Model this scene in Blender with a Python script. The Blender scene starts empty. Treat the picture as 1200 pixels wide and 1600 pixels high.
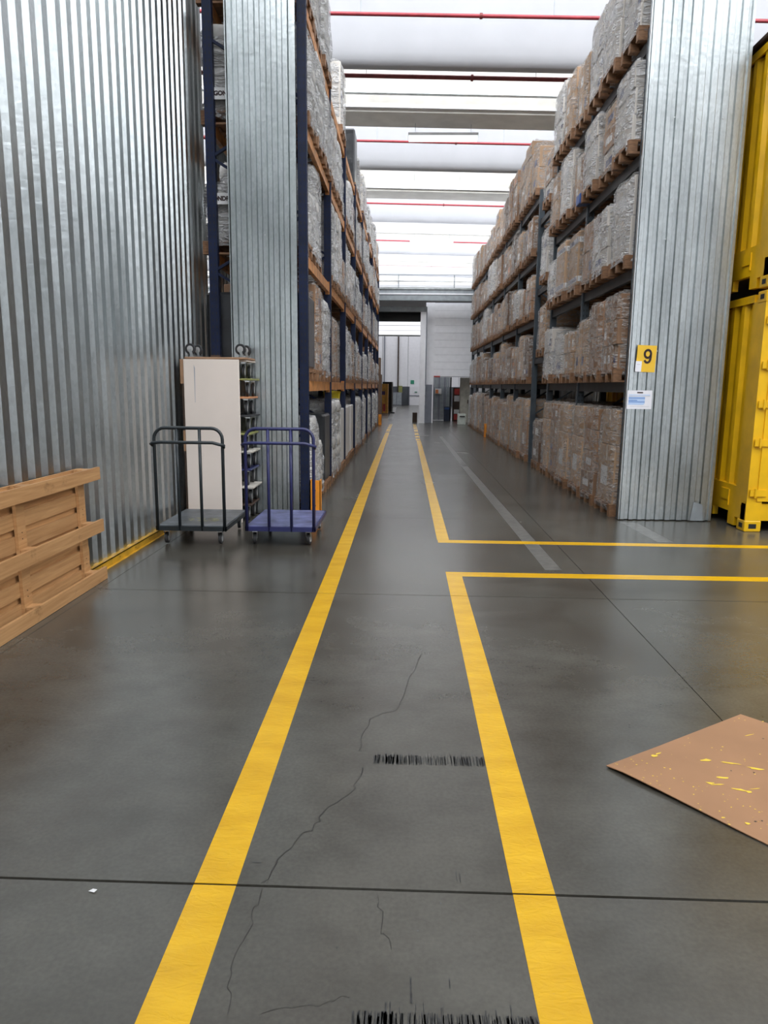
import bpy, math, random
from mathutils import Vector, Matrix

# ------------------------------------------------------------------ camera
S = bpy.context.scene
C = S.collection
F_PX = 1130.0
_a = Vector((37, 197, -F_PX))
_xv = -70.0
_yv = (F_PX * F_PX + 37 * _xv) / 197
_d = Vector((_xv, -_yv, -F_PX))
_Y = _a.normalized(); _Z = (-_d).normalized(); _X = _Y.cross(_Z)
cam_data = bpy.data.cameras.new('camera')
cam = bpy.data.objects.new('camera', cam_data); C.objects.link(cam)
cam_data.sensor_fit = 'VERTICAL'; cam_data.sensor_height = 36.0
cam_data.lens = F_PX / 1600 * 36.0
cam_data.clip_start = 0.05; cam_data.clip_end = 300
R3 = Matrix((_X, _Y, _Z))                    # rows: world axes in camera space
cam.matrix_world = Matrix.Translation((0, 0, 1.5)) @ R3.to_4x4()
S.camera = cam

# ------------------------------------------------------------------ world, exposure, lights
S.view_settings.view_transform = 'Standard'
S.view_settings.look = 'None'
S.view_settings.gamma = 1.0
S.view_settings.use_curve_mapping = False
S.view_settings.exposure = 0.0
w = bpy.data.worlds.new('world'); S.world = w; w.use_nodes = True
w.node_tree.nodes['Background'].inputs[0].default_value = (0.75, 0.85, 1, 1)
w.node_tree.nodes['Background'].inputs[1].default_value = 0.6
try:
    S.cycles.max_bounces = 8; S.cycles.diffuse_bounces = 4; S.cycles.glossy_bounces = 4
    S.cycles.transparent_max_bounces = 12; S.cycles.caustics_reflective = False; S.cycles.caustics_refractive = False
except Exception:
    pass
SKYLIGHT = 7.2       # radiance of the roof glazing
CEIL_TILT = 0.020

# ------------------------------------------------------------------ materials
M = {}
def nodes_of(name):
    m = bpy.data.materials.new(name); m.use_nodes = True
    nt = m.node_tree; b = nt.nodes['Principled BSDF']
    M[name] = m
    return m, nt, b
def N(nt, t, **kw):
    n = nt.nodes.new(t)
    for k, v in kw.items():
        if k in n.inputs: n.inputs[k].default_value = v
        else: setattr(n, k, v)
    return n
def ramp(nt, fac, stops):
    r = nt.nodes.new('ShaderNodeValToRGB')
    e = r.color_ramp.elements
    e[0].position, e[0].color = stops[0][0], (*stops[0][1], 1)
    e[1].position, e[1].color = stops[-1][0], (*stops[-1][1], 1)
    for p, c in stops[1:-1]:
        x = e.new(p); x.color = (*c, 1)
    nt.links.new(fac, r.inputs[0])
    return r
def coords(nt, world=False, scale=(1, 1, 1)):
    if world:
        g = nt.nodes.new('ShaderNodeNewGeometry'); out = g.outputs['Position']
    else:
        g = nt.nodes.new('ShaderNodeTexCoord'); out = g.outputs['Object']
    mp = nt.nodes.new('ShaderNodeMapping'); mp.inputs['Scale'].default_value = scale
    nt.links.new(out, mp.inputs[0])
    return mp.outputs[0]
def mat(name, col, rough=0.5, metal=0.0, var=0.12, nscale=6.0, bump=0.0, bscale=40.0, stretch=(1, 1, 1), world=False, spec=0.5, rand=0.0):
    m, nt, b = nodes_of(name)
    co = coords(nt, world, stretch)
    n = N(nt, 'ShaderNodeTexNoise', Scale=nscale, Detail=4.0); nt.links.new(co, n.inputs['Vector'])
    lo = tuple(max(0, c * (1 - var * 1.6)) for c in col); hi = tuple(min(1, c * (1 + var * 1.6)) for c in col)
    r = ramp(nt, n.outputs['Fac'], [(0.3, lo), (0.7, hi)])
    out = r.outputs[0]
    if rand:
        oi = nt.nodes.new('ShaderNodeObjectInfo')
        mr = N(nt, 'ShaderNodeMapRange'); nt.links.new(oi.outputs['Random'], mr.inputs[0])
        mr.inputs[3].default_value = 1 - rand; mr.inputs[4].default_value = 1 + rand
        hs = nt.nodes.new('ShaderNodeHueSaturation'); nt.links.new(mr.outputs[0], hs.inputs['Value']); nt.links.new(out, hs.inputs['Color'])
        out = hs.outputs[0]
    nt.links.new(out, b.inputs['Base Color'])
    b.inputs['Roughness'].default_value = rough; b.inputs['Metallic'].default_value = metal
    b.inputs['Specular IOR Level'].default_value = spec
    if bump:
        n2 = N(nt, 'ShaderNodeTexNoise', Scale=bscale, Detail=3.0); nt.links.new(co, n2.inputs['Vector'])
        bp = N(nt, 'ShaderNodeBump', Strength=bump, Distance=0.01); nt.links.new(n2.outputs['Fac'], bp.inputs['Height'])
        nt.links.new(bp.outputs[0], b.inputs['Normal'])
    return m
def emit(name, col, s):
    m, nt, b = nodes_of(name)
    b.inputs['Base Color'].default_value = (*col, 1)
    b.inputs['Emission Color'].default_value = (*col, 1); b.inputs['Emission Strength'].default_value = s
    return m

def concrete():
    m, nt, b = nodes_of('concrete_floor')
    co = coords(nt, True)
    big = N(nt, 'ShaderNodeTexNoise', Scale=0.7, Detail=6.0, Roughness=0.6, Distortion=0.4); nt.links.new(co, big.inputs['Vector'])
    mid = N(nt, 'ShaderNodeTexNoise', Scale=2.6, Detail=8.0, Roughness=0.6, Distortion=0.2); nt.links.new(coords(nt, True, (1, 1.4, 1)), mid.inputs['Vector'])
    fine = N(nt, 'ShaderNodeTexNoise', Scale=70.0, Detail=3.0); nt.links.new(co, fine.inputs['Vector'])
    r1 = ramp(nt, big.outputs['Fac'], [(0.3, (0.048, 0.041, 0.032)), (0.5, (0.070, 0.066, 0.055)), (0.72, (0.092, 0.089, 0.077))])
    r2 = ramp(nt, mid.outputs['Fac'], [(0.30, (0.76, 0.75, 0.73)), (0.5, (1.0, 1.0, 1.0)), (0.72, (1.20, 1.20, 1.20))])
    r3 = ramp(nt, fine.outputs['Fac'], [(0.3, (0.88, 0.88, 0.88)), (0.7, (1.1, 1.1, 1.1))])
    mx = nt.nodes.new('ShaderNodeMix'); mx.data_type = 'RGBA'; mx.blend_type = 'MULTIPLY'; mx.inputs[0].default_value = 1
    nt.links.new(r1.outputs[0], mx.inputs[6]); nt.links.new(r2.outputs[0], mx.inputs[7])
    mx2 = nt.nodes.new('ShaderNodeMix'); mx2.data_type = 'RGBA'; mx2.blend_type = 'MULTIPLY'; mx2.inputs[0].default_value = 1
    nt.links.new(mx.outputs[2], mx2.inputs[6]); nt.links.new(r3.outputs[0], mx2.inputs[7])
    nt.links.new(mx2.outputs[2], b.inputs['Base Color'])
    rr = N(nt, 'ShaderNodeMapRange'); nt.links.new(big.outputs['Fac'], rr.inputs[0])
    rr.inputs[1].default_value = 0.2; rr.inputs[2].default_value = 0.8; rr.inputs[3].default_value = 0.22; rr.inputs[4].default_value = 0.29
    nt.links.new(rr.outputs[0], b.inputs['Roughness'])
    b.inputs['Specular IOR Level'].default_value = 0.5
    bp = N(nt, 'ShaderNodeBump', Strength=0.025, Distance=0.01); nt.links.new(big.outputs['Fac'], bp.inputs['Height'])
concrete()

def galvanised():
    m, nt, b = nodes_of('galvanised_steel')
    co = coords(nt, True, (1, 1, 0.5))
    vo = N(nt, 'ShaderNodeTexVoronoi', Scale=55.0); nt.links.new(co, vo.inputs['Vector'])
    no = N(nt, 'ShaderNodeTexNoise', Scale=2.2, Detail=6.0); nt.links.new(coords(nt, True, (1, 1, 0.35)), no.inputs['Vector'])
    r = ramp(nt, no.outputs['Fac'], [(0.3, (0.38, 0.41, 0.415)), (0.7, (0.60, 0.64, 0.65))])
    r2 = ramp(nt, vo.outputs['Color'], [(0.1, (0.9, 0.9, 0.9)), (0.9, (1.05, 1.05, 1.05))])
    mx = nt.nodes.new('ShaderNodeMix'); mx.data_type = 'RGBA'; mx.blend_type = 'MULTIPLY'; mx.inputs[0].default_value = 1
    nt.links.new(r.outputs[0], mx.inputs[6]); nt.links.new(r2.outputs[0], mx.inputs[7])
    nt.links.new(mx.outputs[2], b.inputs['Base Color'])
    b.inputs['Metallic'].default_value = 1.0
    rr = N(nt, 'ShaderNodeMapRange'); nt.links.new(no.outputs['Fac'], rr.inputs[0]); rr.inputs[3].default_value = 0.24; rr.inputs[4].default_value = 0.36
    nt.links.new(rr.outputs[0], b.inputs['Roughness'])
    n2 = N(nt, 'ShaderNodeTexNoise', Scale=9.0, Detail=5.0); nt.links.new(coords(nt, True, (1, 1, 2.0)), n2.inputs['Vector'])
    bp = N(nt, 'ShaderNodeBump', Strength=0.10, Distance=0.02); nt.links.new(n2.outputs['Fac'], bp.inputs['Height'])
    nt.links.new(bp.outputs[0], b.inputs['Normal'])
galvanised()

def yellow_line():
    m, nt, b = nodes_of('yellow_floor_paint')
    no = N(nt, 'ShaderNodeTexNoise', Scale=3.0, Detail=5.0); nt.links.new(coords(nt, True, (1, 3, 1)), no.inputs['Vector'])
    r = ramp(nt, no.outputs['Fac'], [(0.3, (0.60, 0.33, 0.004)), (0.7, (0.74, 0.43, 0.010))])
    nt.links.new(r.outputs[0], b.inputs['Base Color'])
    b.inputs['Roughness'].default_value = 0.25; b.inputs['Specular IOR Level'].default_value = 0.4
    n2 = N(nt, 'ShaderNodeTexNoise', Scale=14.0, Detail=4.0, Distortion=1.5); nt.links.new(coords(nt, True, (1, 2.2, 1)), n2.inputs['Vector'])
    bp = N(nt, 'ShaderNodeBump', Strength=0.25, Distance=0.012); nt.links.new(n2.outputs['Fac'], bp.inputs['Height'])
    nt.links.new(bp.outputs[0], b.inputs['Normal'])
yellow_line()

def film(name, tint, lo, hi):
    m, nt, b = nodes_of(name)
    co = coords(nt, False)
    oi = nt.nodes.new('ShaderNodeObjectInfo')
    ad = nt.nodes.new('ShaderNodeVectorMath'); ad.operation = 'ADD'; nt.links.new(co, ad.inputs[0]); nt.links.new(oi.outputs['Location'], ad.inputs[1])
    def mth(op, x, y=None):
        n = nt.nodes.new('ShaderNodeMath'); n.operation = op; n.use_clamp = False
        for i, q in enumerate((x, y)):
            if q is None: continue
            if isinstance(q, (int, float)): n.inputs[i].default_value = q
            else: nt.links.new(q, n.inputs[i])
        return n.outputs[0]
    def ridge(rot, sc, scale, power):
        mp = nt.nodes.new('ShaderNodeMapping'); mp.inputs['Scale'].default_value = sc; mp.inputs['Rotation'].default_value = rot
        nt.links.new(ad.outputs[0], mp.inputs[0])
        n = N(nt, 'ShaderNodeTexNoise', Scale=scale, Detail=2.0, Roughness=0.5, Distortion=0.8); nt.links.new(mp.outputs[0], n.inputs['Vector'])
        q = mth('ABSOLUTE', mth('SUBTRACT', mth('MULTIPLY', n.outputs['Fac'], 2.0), 1.0))
        return mth('POWER', mth('SUBTRACT', 1.0, q), power), n.outputs['Fac']
    r1, f1 = ridge((0.7, 0.5, 0.0), (1, 1, 4.5), 3.2, 14.0)
    r2, f2 = ridge((-0.5, -0.4, 0.3), (1.2, 1.2, 3.0), 5.5, 10.0)
    hgt = mth('ADD', mth('MULTIPLY', r1, 0.6), mth('ADD', mth('MULTIPLY', r2, 0.35), mth('MULTIPLY', f1, 0.8)))
    b.inputs['Base Color'].default_value = (*tint, 1); b.inputs['Roughness'].default_value = 0.16
    bp = N(nt, 'ShaderNodeBump', Strength=0.9, Distance=0.05); nt.links.new(hgt, bp.inputs['Height'])
    nt.links.new(bp.outputs[0], b.inputs['Normal'])
    tr = nt.nodes.new('ShaderNodeBsdfTransparent')
    cov = mth('ADD', mth('MULTIPLY', mth('MAXIMUM', r1, r2), 0.45), f2)
    mr = N(nt, 'ShaderNodeMapRange'); nt.links.new(cov, mr.inputs[0])
    mr.inputs[1].default_value = 0.45; mr.inputs[2].default_value = 1.0; mr.inputs[3].default_value = lo; mr.inputs[4].default_value = hi
    mx = nt.nodes.new('ShaderNodeMixShader'); nt.links.new(mr.outputs[0], mx.inputs[0])
    nt.links.new(tr.outputs[0], mx.inputs[1]); nt.links.new(b.outputs[0], mx.inputs[2])
    nt.links.new(mx.outputs[0], nt.nodes['Material Output'].inputs['Surface'])
film('clear_film', (0.74, 0.71, 0.68), 0.03, 0.60)
film('milky_film', (0.78, 0.78, 0.79), 0.10, 0.85)

def wood(name, a, c, world=False, sc=(3, 0.6, 12), rough=0.6):
    m, nt, b = nodes_of(name)
    co = coords(nt, world, sc)
    n = N(nt, 'ShaderNodeTexNoise', Scale=4.0, Detail=6.0, Distortion=0.6); nt.links.new(co, n.inputs['Vector'])
    r = ramp(nt, n.outputs['Fac'], [(0.3, a), (0.7, c)])
    oi = nt.nodes.new('ShaderNodeObjectInfo')
    mr = N(nt, 'ShaderNodeMapRange'); nt.links.new(oi.outputs['Random'], mr.inputs[0]); mr.inputs[3].default_value = 0.85; mr.inputs[4].default_value = 1.12
    hs = nt.nodes.new('ShaderNodeHueSaturation'); nt.links.new(mr.outputs[0], hs.inputs['Value']); nt.links.new(r.outputs[0], hs.inputs['Color'])
    nt.links.new(hs.outputs[0], b.inputs['Base Color']); b.inputs['Roughness'].default_value = rough
wood('fresh_pine', (0.42, 0.215, 0.085), (0.58, 0.33, 0.145))
wood('old_pallet_wood', (0.17, 0.085, 0.042), (0.34, 0.18, 0.09))

mat('rubber', (0.025, 0.025, 0.027), 0.6, var=0.1)
mat('dark_gap', (0.012, 0.012, 0.012), 0.8, var=0.05)
mat('hub_grey', (0.50, 0.50, 0.50), 0.4)
mat('zinc', (0.55, 0.56, 0.56), 0.35, 0.9)
mat('blue_rack_paint', (0.008, 0.014, 0.042), 0.5, var=0.15, spec=0.25)
mat('grey_rack_paint', (0.055, 0.072, 0.088), 0.5, var=0.15)
mat('dark_beam_paint', (0.022, 0.023, 0.026), 0.5, var=0.25)
mat('orange_beam_paint', (0.50, 0.215, 0.065), 0.5, var=0.25, nscale=9)
mat('black_green_tube', (0.018, 0.024, 0.028), 0.35, var=0.15)
mat('blue_tube', (0.022, 0.026, 0.105), 0.35, var=0.15)
mat('grey_deck', (0.085, 0.095, 0.105), 0.45, var=0.3, nscale=7, bump=0.2)
mat('blue_deck', (0.105, 0.115, 0.235), 0.45, var=0.35, nscale=7, bump=0.2)
mat('smear_yellow', (0.24, 0.24, 0.10), 0.5, var=0.4, nscale=20)
mat('cream_board', (0.86, 0.76, 0.68), 0.5, var=0.03, nscale=1.5)
mat('brown_ply', (0.36, 0.21, 0.12), 0.6)
mat('dark_brown', (0.05, 0.028, 0.018), 0.6)
mat('green_board', (0.26, 0.27, 0.09), 0.6)
mat('orange_block', (0.62, 0.28, 0.13), 0.6)
mat('pale_board', (0.55, 0.52, 0.46), 0.6)
mat('guard_orange', (0.85, 0.30, 0.02), 0.45, var=0.08)
mat('container_yellow', (0.80, 0.46, 0.006), 0.38, var=0.10, nscale=3, bump=0.15, bscale=12)
mat('sign_yellow', (0.82, 0.50, 0.03), 0.4, var=0.03)
mat('yellow_rail', (0.55, 0.30, 0.02), 0.45, var=0.2)
mat('ink', (0.03, 0.012, 0.012), 0.5, var=0.02)
mat('paper', (0.80, 0.80, 0.85), 0.5, var=0.03)
mat('blue_print', (0.15, 0.28, 0.60), 0.5, var=0.05)
mat('pale_blue_print', (0.45, 0.60, 0.85), 0.5, var=0.03)
mat('grey_print', (0.45, 0.45, 0.50), 0.5, var=0.03)
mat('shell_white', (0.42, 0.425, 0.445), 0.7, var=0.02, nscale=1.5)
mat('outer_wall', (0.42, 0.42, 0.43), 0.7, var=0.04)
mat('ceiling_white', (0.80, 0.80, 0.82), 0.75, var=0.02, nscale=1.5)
mat('beam_concrete', (0.62, 0.60, 0.55), 0.8, var=0.06, nscale=2)
mat('wall_white', (0.90, 0.90, 0.93), 0.6, var=0.02)
mat('wall_grey', (0.21, 0.22, 0.26), 0.6, var=0.05)
mat('wall_dark', (0.09, 0.10, 0.115), 0.6, var=0.05)
mat('steel_grey', (0.30, 0.33, 0.35), 0.5, var=0.1)
mat('tray_zinc', (0.62, 0.66, 0.66), 0.4, 0.6)
mat('pipe_red', (0.30, 0.030, 0.040), 0.4, var=0.1)
mat('pipe_dark_red', (0.16, 0.02, 0.02), 0.5, var=0.1)
mat('seam_grey', (0.42, 0.42, 0.45), 0.7, var=0.03)
mat('worn_black', (0.026, 0.026, 0.026), 0.5, var=0.4, nscale=60)
mat('residue_grey', (0.30, 0.295, 0.28), 0.4, var=0.35, nscale=60, world=True)
mat('faded_white', (0.135, 0.132, 0.122), 0.30, var=0.2, nscale=12, world=True)
mat('crack_dark', (0.018, 0.016, 0.014), 0.7)
mat('brown_paper', (0.33, 0.175, 0.09), 0.6, var=0.06, nscale=3)
mat('yellow_splash', (0.80, 0.56, 0.06), 0.4, var=0.1)
mat('carton_brown', (0.31, 0.18, 0.105), 0.7, var=0.1, rand=0.25)
mat('carton_tan', (0.44, 0.29, 0.18), 0.7, var=0.08, rand=0.2)
mat('carton_white', (0.62, 0.58, 0.53), 0.6, var=0.05, rand=0.15)
mat('carton_dark', (0.16, 0.095, 0.06), 0.7, var=0.1, rand=0.2)
mat('carton_tape', (0.60, 0.50, 0.38), 0.35, var=0.1)
mat('label_white', (0.75, 0.75, 0.75), 0.5, var=0.03)
mat('label_orange', (0.70, 0.22, 0.07), 0.5, var=0.03)
mat('print_navy', (0.05, 0.06, 0.16), 0.5, var=0.1)
mat('sack_white', (0.52, 0.51, 0.49), 0.55, var=0.12, nscale=5, bump=0.5, bscale=8, rand=0.15)
mat('black_wrap', (0.03, 0.032, 0.036), 0.3, var=0.2, nscale=5, bump=0.8, bscale=7)
mat('plain_white_box', (0.70, 0.68, 0.66), 0.55, var=0.04, nscale=3)
mat('bucket_yellow', (0.75, 0.60, 0.03), 0.45)
mat('crate_blue', (0.03, 0.09, 0.30), 0.45)
mat('red_plastic', (0.45, 0.04, 0.03), 0.45)
mat('machine_orange', (0.72, 0.33, 0.05), 0.5)
mat('bin_blue', (0.02, 0.035, 0.07), 0.5)
mat('bin_white', (0.62, 0.66, 0.60), 0.5)
mat('beige_panel', (0.42, 0.40, 0.34), 0.6)
mat('exit_green', (0.04, 0.30, 0.18), 0.5)
mat('dark_purple', (0.06, 0.02, 0.08), 0.5)
emit('skylight_glazing', (0.93, 0.96, 1.0), SKYLIGHT)
emit('tube_light', (0.85, 1.0, 0.95), 1.2)
emit('added_door_glazing', (0.93, 0.96, 1.0), 2.1)  # glow of the added doors behind the viewer
emit('far_hall_glazing', (0.95, 0.96, 1.0), 1.0)

# ------------------------------------------------------------------ mesh helpers
class MB:
    def __init__(s): s.v = []; s.f = []; s.m = []; s.mats = []
    def mi(s, m):
        if m is None: m = '_'
        if m not in s.mats: s.mats.append(m)
        return s.mats.index(m)
    def raw(s, vs, fs, m=None):
        o = len(s.v); s.v += [tuple(v) for v in vs]
        i = s.mi(m)
        for f in fs: s.f.append(tuple(o + k for k in f)); s.m.append(i)
        return s
    def box(s, x0, x1, y0, y1, z0, z1, m=None):
        vs = [(x0, y0, z0), (x1, y0, z0), (x1, y1, z0), (x0, y1, z0), (x0, y0, z1), (x1, y0, z1), (x1, y1, z1), (x0, y1, z1)]
        return s.raw(vs, [(0, 3, 2, 1), (4, 5, 6, 7), (0, 1, 5, 4), (1, 2, 6, 5), (2, 3, 7, 6), (3, 0, 4, 7)], m)
    def bbox(s, x0, x1, y0, y1, z0, z1, b=0.01, m=None):
        """box with chamfered edges (octagonal in plan, chamfered top and bottom)"""
        def ring(i, z):
            return [(x0 + b + i, y0 + i, z), (x1 - b - i, y0 + i, z), (x1 - i, y0 + b + i, z), (x1 - i, y1 - b - i, z),
                    (x1 - b - i, y1 - i, z), (x0 + b + i, y1 - i, z), (x0 + i, y1 - b - i, z), (x0 + i, y0 + b + i, z)]
        vs = ring(b * .7, z0) + ring(0, z0 + b) + ring(0, z1 - b) + ring(b * .7, z1)
        fs = [tuple(reversed(range(8))), tuple(range(24, 32))]
        for r in range(3):
            for k in range(8): fs.append((r * 8 + k, r * 8 + (k + 1) % 8, r * 8 + 8 + (k + 1) % 8, r * 8 + 8 + k))
        return s.raw(vs, fs, m)
    def bar(s, p, q, wd, dp, m=None, up=(0, 0, 1)):
        p = Vector(p); q = Vector(q); d = (q - p).normalized(); u = Vector(up)
        if abs(d.dot(u)) > .98: u = Vector((1, 0, 0))
        a = d.cross(u).normalized() * wd / 2; b_ = a.cross(d).normalized() * dp / 2
        vs = [p - a - b_, p + a - b_, p + a + b_, p - a + b_, q - a - b_, q + a - b_, q + a + b_, q - a + b_]
        return s.raw(vs, [(0, 1, 2, 3), (7, 6, 5, 4), (0, 4, 5, 1), (1, 5, 6, 2), (2, 6, 7, 3), (3, 7, 4, 0)], m)
    def tube(s, pts, r, n=8, m=None, closed=False):
        pts = [Vector(p) for p in pts]; rings = []; o = len(s.v); u = None
        for i, p in enumerate(pts):
            if i == 0: d = pts[1] - p
            elif i == len(pts) - 1: d = p - pts[i - 1]
            else: d = (pts[i + 1] - p).normalized() + (p - pts[i - 1]).normalized()
            d.normalize()
            if u is None:
                u = Vector((0, 0, 1)) if abs(d.z) < .9 else Vector((1, 0, 0))
            a = (u - d * u.dot(d)).normalized(); b_ = d.cross(a); u = a
            for k in range(n):
                t = 2 * math.pi * k / n
                s.v.append(tuple(p + a * (r * math.cos(t)) + b_ * (r * math.sin(t))))
        i = s.mi(m)
        for j in range(len(pts) - 1):
            for k in range(n):
                s.f.append((o + j * n + k, o + j * n + (k + 1) % n, o + (j + 1) * n + (k + 1) % n, o + (j + 1) * n + k)); s.m.append(i)
        s.f.append(tuple(o + k for k in reversed(range(n)))); s.m.append(i)
        s.f.append(tuple(o + (len(pts) - 1) * n + k for k in range(n))); s.m.append(i)
        return s
    def extrude(s, prof, vec, m=None, caps=False):
        """open profile (list of 3D points) swept along vec"""
        n = len(prof); v = Vector(vec)
        vs = [tuple(p) for p in prof] + [tuple(Vector(p) + v) for p in prof]
        fs = [(i, i + 1, n + i + 1, n + i) for i in range(n - 1)]
        if caps: fs += [tuple(reversed(range(n))), tuple(range(n, 2 * n)), (n - 1, 0, n, 2 * n - 1)]
        return s.raw(vs, fs, m)
    def lathe(s, prof, axis='x', n=20, c=(0, 0, 0), m=None):
        """prof: (along, radius)"""
        vs = []; fs = []
        for a, r in prof:
            for k in range(n):
                t = 2 * math.pi * k / n; p, q = r * math.cos(t), r * math.sin(t)
                vs.append({'x': (c[0] + a, c[1] + p, c[2] + q), 'y': (c[0] + p, c[1] + a, c[2] + q), 'z': (c[0] + p, c[1] + q, c[2] + a)}[axis])
        for j in range(len(prof) - 1):
            for k in range(n): fs.append((j * n + k, j * n + (k + 1) % n, (j + 1) * n + (k + 1) % n, (j + 1) * n + k))
        fs.append(tuple(reversed(range(n)))); fs.append(tuple(range((len(prof) - 1) * n, len(prof) * n)))
        return s.raw(vs, fs, m)
    def mesh(s, name, m=None, smooth=False):
        me = bpy.data.meshes.new(name); me.from_pydata(s.v, [], s.f)
        for k in s.mats:
            me.materials.append(M[m] if k == '_' else M[k])
        me.polygons.foreach_set('material_index', s.m)
        if smooth: me.polygons.foreach_set('use_smooth', [True] * len(s.f))
        me.update()
        return me
    def build(s, name, m=None, parent=None, smooth=False, **kw):
        return link(name, s.mesh(name, m, smooth), parent, **kw)
def link(name, me, parent=None, loc=None, label=None, cat=None, group=None, kind=None, rot=None, scale=None):
    o = bpy.data.objects.new(name, me); C.objects.link(o)
    if parent: o.parent = parent
    if loc: o.location = loc
    if rot: o.rotation_euler = rot
    if scale: o.scale = scale
    if label: o['label'] = label
    if cat: o['category'] = cat
    if group: o['group'] = group
    if kind: o['kind'] = kind
    return o
def thing(name, label, cat, loc=(0, 0, 0), rz=0, group=None):
    return link(name, None, None, loc, label, cat, group, rot=(0, 0, rz))
KIDS = {}
def copy_tree(o, parent=None):
    c = o.copy(); C.objects.link(c)
    if parent: c.parent = parent
    for ch in list(o.children): copy_tree(ch, c)
    return c
def text_mesh(body, size, m, depth=0.002, bold=0.0):
    cu = bpy.data.curves.new('lettering', 'FONT'); cu.body = body; cu.size = size; cu.extrude = depth; cu.offset = bold
    cu.align_x = 'CENTER'; cu.align_y = 'CENTER'
    o = bpy.data.objects.new('lettering', cu); C.objects.link(o)
    bpy.context.view_layer.update()
    me = bpy.data.meshes.new_from_object(o.evaluated_get(bpy.context.evaluated_depsgraph_get()))
    bpy.data.objects.remove(o); me.materials.clear(); me.materials.append(M[m])
    return me

# ------------------------------------------------------------------ floor: slabs with recessed joints
fl = MB().box(-22, 26, -12, 70, -0.25, -0.03).build('floor', 'dark_gap', kind='structure')
xs = [-22, -13.25, -9.58, -5.92, -2.25, 1.47, 5.14, 8.81, 12.48, 26]
ys = [-12, -4.27, -1.16, 1.955, 5.09, 8.2, 11.3, 14.4, 17.5, 20.6, 23.7, 26.8, 30.0, 36, 42, 48, 54, 70]
g = 0.004
for i in range(len(xs) - 1):
    for j in range(len(ys) - 1):
        gg = 0.0055 if ys[j] in (1.955,) or ys[j + 1] in (1.955,) else 0.0028
        MB().box(xs[i] + g * .6, xs[i + 1] - g * .6, ys[j] + gg, ys[j + 1] - gg, -0.04, 0).build('slab', 'concrete_floor', fl)

def strip(pts, z, m, name, label, th=0.0012):
    """flat polygon on the floor with a little thickness"""
    n = len(pts)
    vs = [(x, y, -0.001) for x, y in pts] + [(x, y, z + th) for x, y in pts]
    fs = [tuple(range(n, 2 * n)), tuple(reversed(range(n)))] + [(i, (i + 1) % n, n + (i + 1) % n, n + i) for i in range(n)]
    o = MB().raw(vs, fs).build(name, m, fl)
    if label: o['label'] = label
    return o
YL = 'yellow_floor_paint'
def run(x0, x1, y0, y1, x2=None, x3=None, label=None):
    x2 = x0 if x2 is None else x2; x3 = x1 if x3 is None else x3
    cuts = [y0] + [y for y in ys if y0 < y < y1] + [y1]
    for a, b in zip(cuts[:-1], cuts[1:]):
        ta, tb = (a - y0) / (y1 - y0), (b - y0) / (y1 - y0)
        aa = a + (0.004 if a != y0 else 0); bb = b - (0.004 if b != y1 else 0)
        la, lb = x0 + (x2 - x0) * ta, x0 + (x2 - x0) * tb; ra, rb = x1 + (x3 - x1) * ta, x1 + (x3 - x1) * tb
        strip([(la, aa), (ra, aa), (rb, bb), (lb, bb)], 0, YL, 'yellow_marking', label)
run(-0.612, -0.482, -2, 23.5, -0.70, -0.57, 'yellow walkway line nearest the blue racks')
run(0.345, 0.475, -2, 5.64, 0.335, 0.46, 'yellow walkway line ending at a corner')
strip([(0.335, 5.64), (3.3, 5.66), (3.3, 5.79), (0.335, 5.775)], 0, YL, 'yellow_marking', 'yellow cross line, nearer of two')
strip([(3.302, 5.66), (9.5, 5.70), (9.5, 5.83), (3.302, 5.79)], 0, YL, 'yellow_marking', 'yellow cross line, nearer of two')
strip([(0.32, 6.90), (9.5, 6.88), (9.5, 7.0), (0.32, 7.03)], 0, YL, 'yellow_marking', 'yellow cross line, farther of two')
run(0.315, 0.435, 7.03, 20.2, 0.27, 0.39, 'yellow walkway line beyond the gap')
rr = random.Random(5)
y = 20.3
while y < 29:
    L = rr.uniform(.35, .9)
    k = (y - 20) / 7
    strip([(0.255 - k * .02, y), (0.385 - k * .02, y), (0.38 - k * .02, y + L), (0.25 - k * .02, y + L)], 0, YL, 'yellow_marking', 'worn dashes of yellow paint')
    if y > 23.4: strip([(-0.70, y), (-0.57, y), (-0.575, y + L), (-0.705, y + L)], 0, YL, 'yellow_marking', 'worn dashes of yellow paint')
    y += L + rr.uniform(.12, .5)
for (a, b, c_, d_, L0, L1) in [(1.05, 1.17, 1.17, 1.31, 13.8, 5.9), (0.98, 1.08, 1.05, 1.17, 22, 14.1)]:
    strip([(c_, L1), (d_, L1), (b, L0), (a, L0)], 0, 'faded_white', 'faded_stripe', 'faded pale stripe on the concrete', 0.0005)
strip([(2.44, 8.15), (2.62, 8.15), (2.66, 7.1), (2.50, 7.1)], 0, 'faded_white', 'faded_stripe', 'faded pale stripe on the concrete', 0.0005)
strip([(-1.5, 33.2), (3.2, 33.2), (3.2, 33.5), (-1.5, 33.5)], 0, 'faded_white', 'faded_stripe', 'pale line across the far floor', 0.0005)
strip([(-0.9, 34), (-0.65, 34), (-0.75, 52), (-1.0, 52)], 0, 'faded_white', 'faded_stripe', None, 0.0005)
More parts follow.
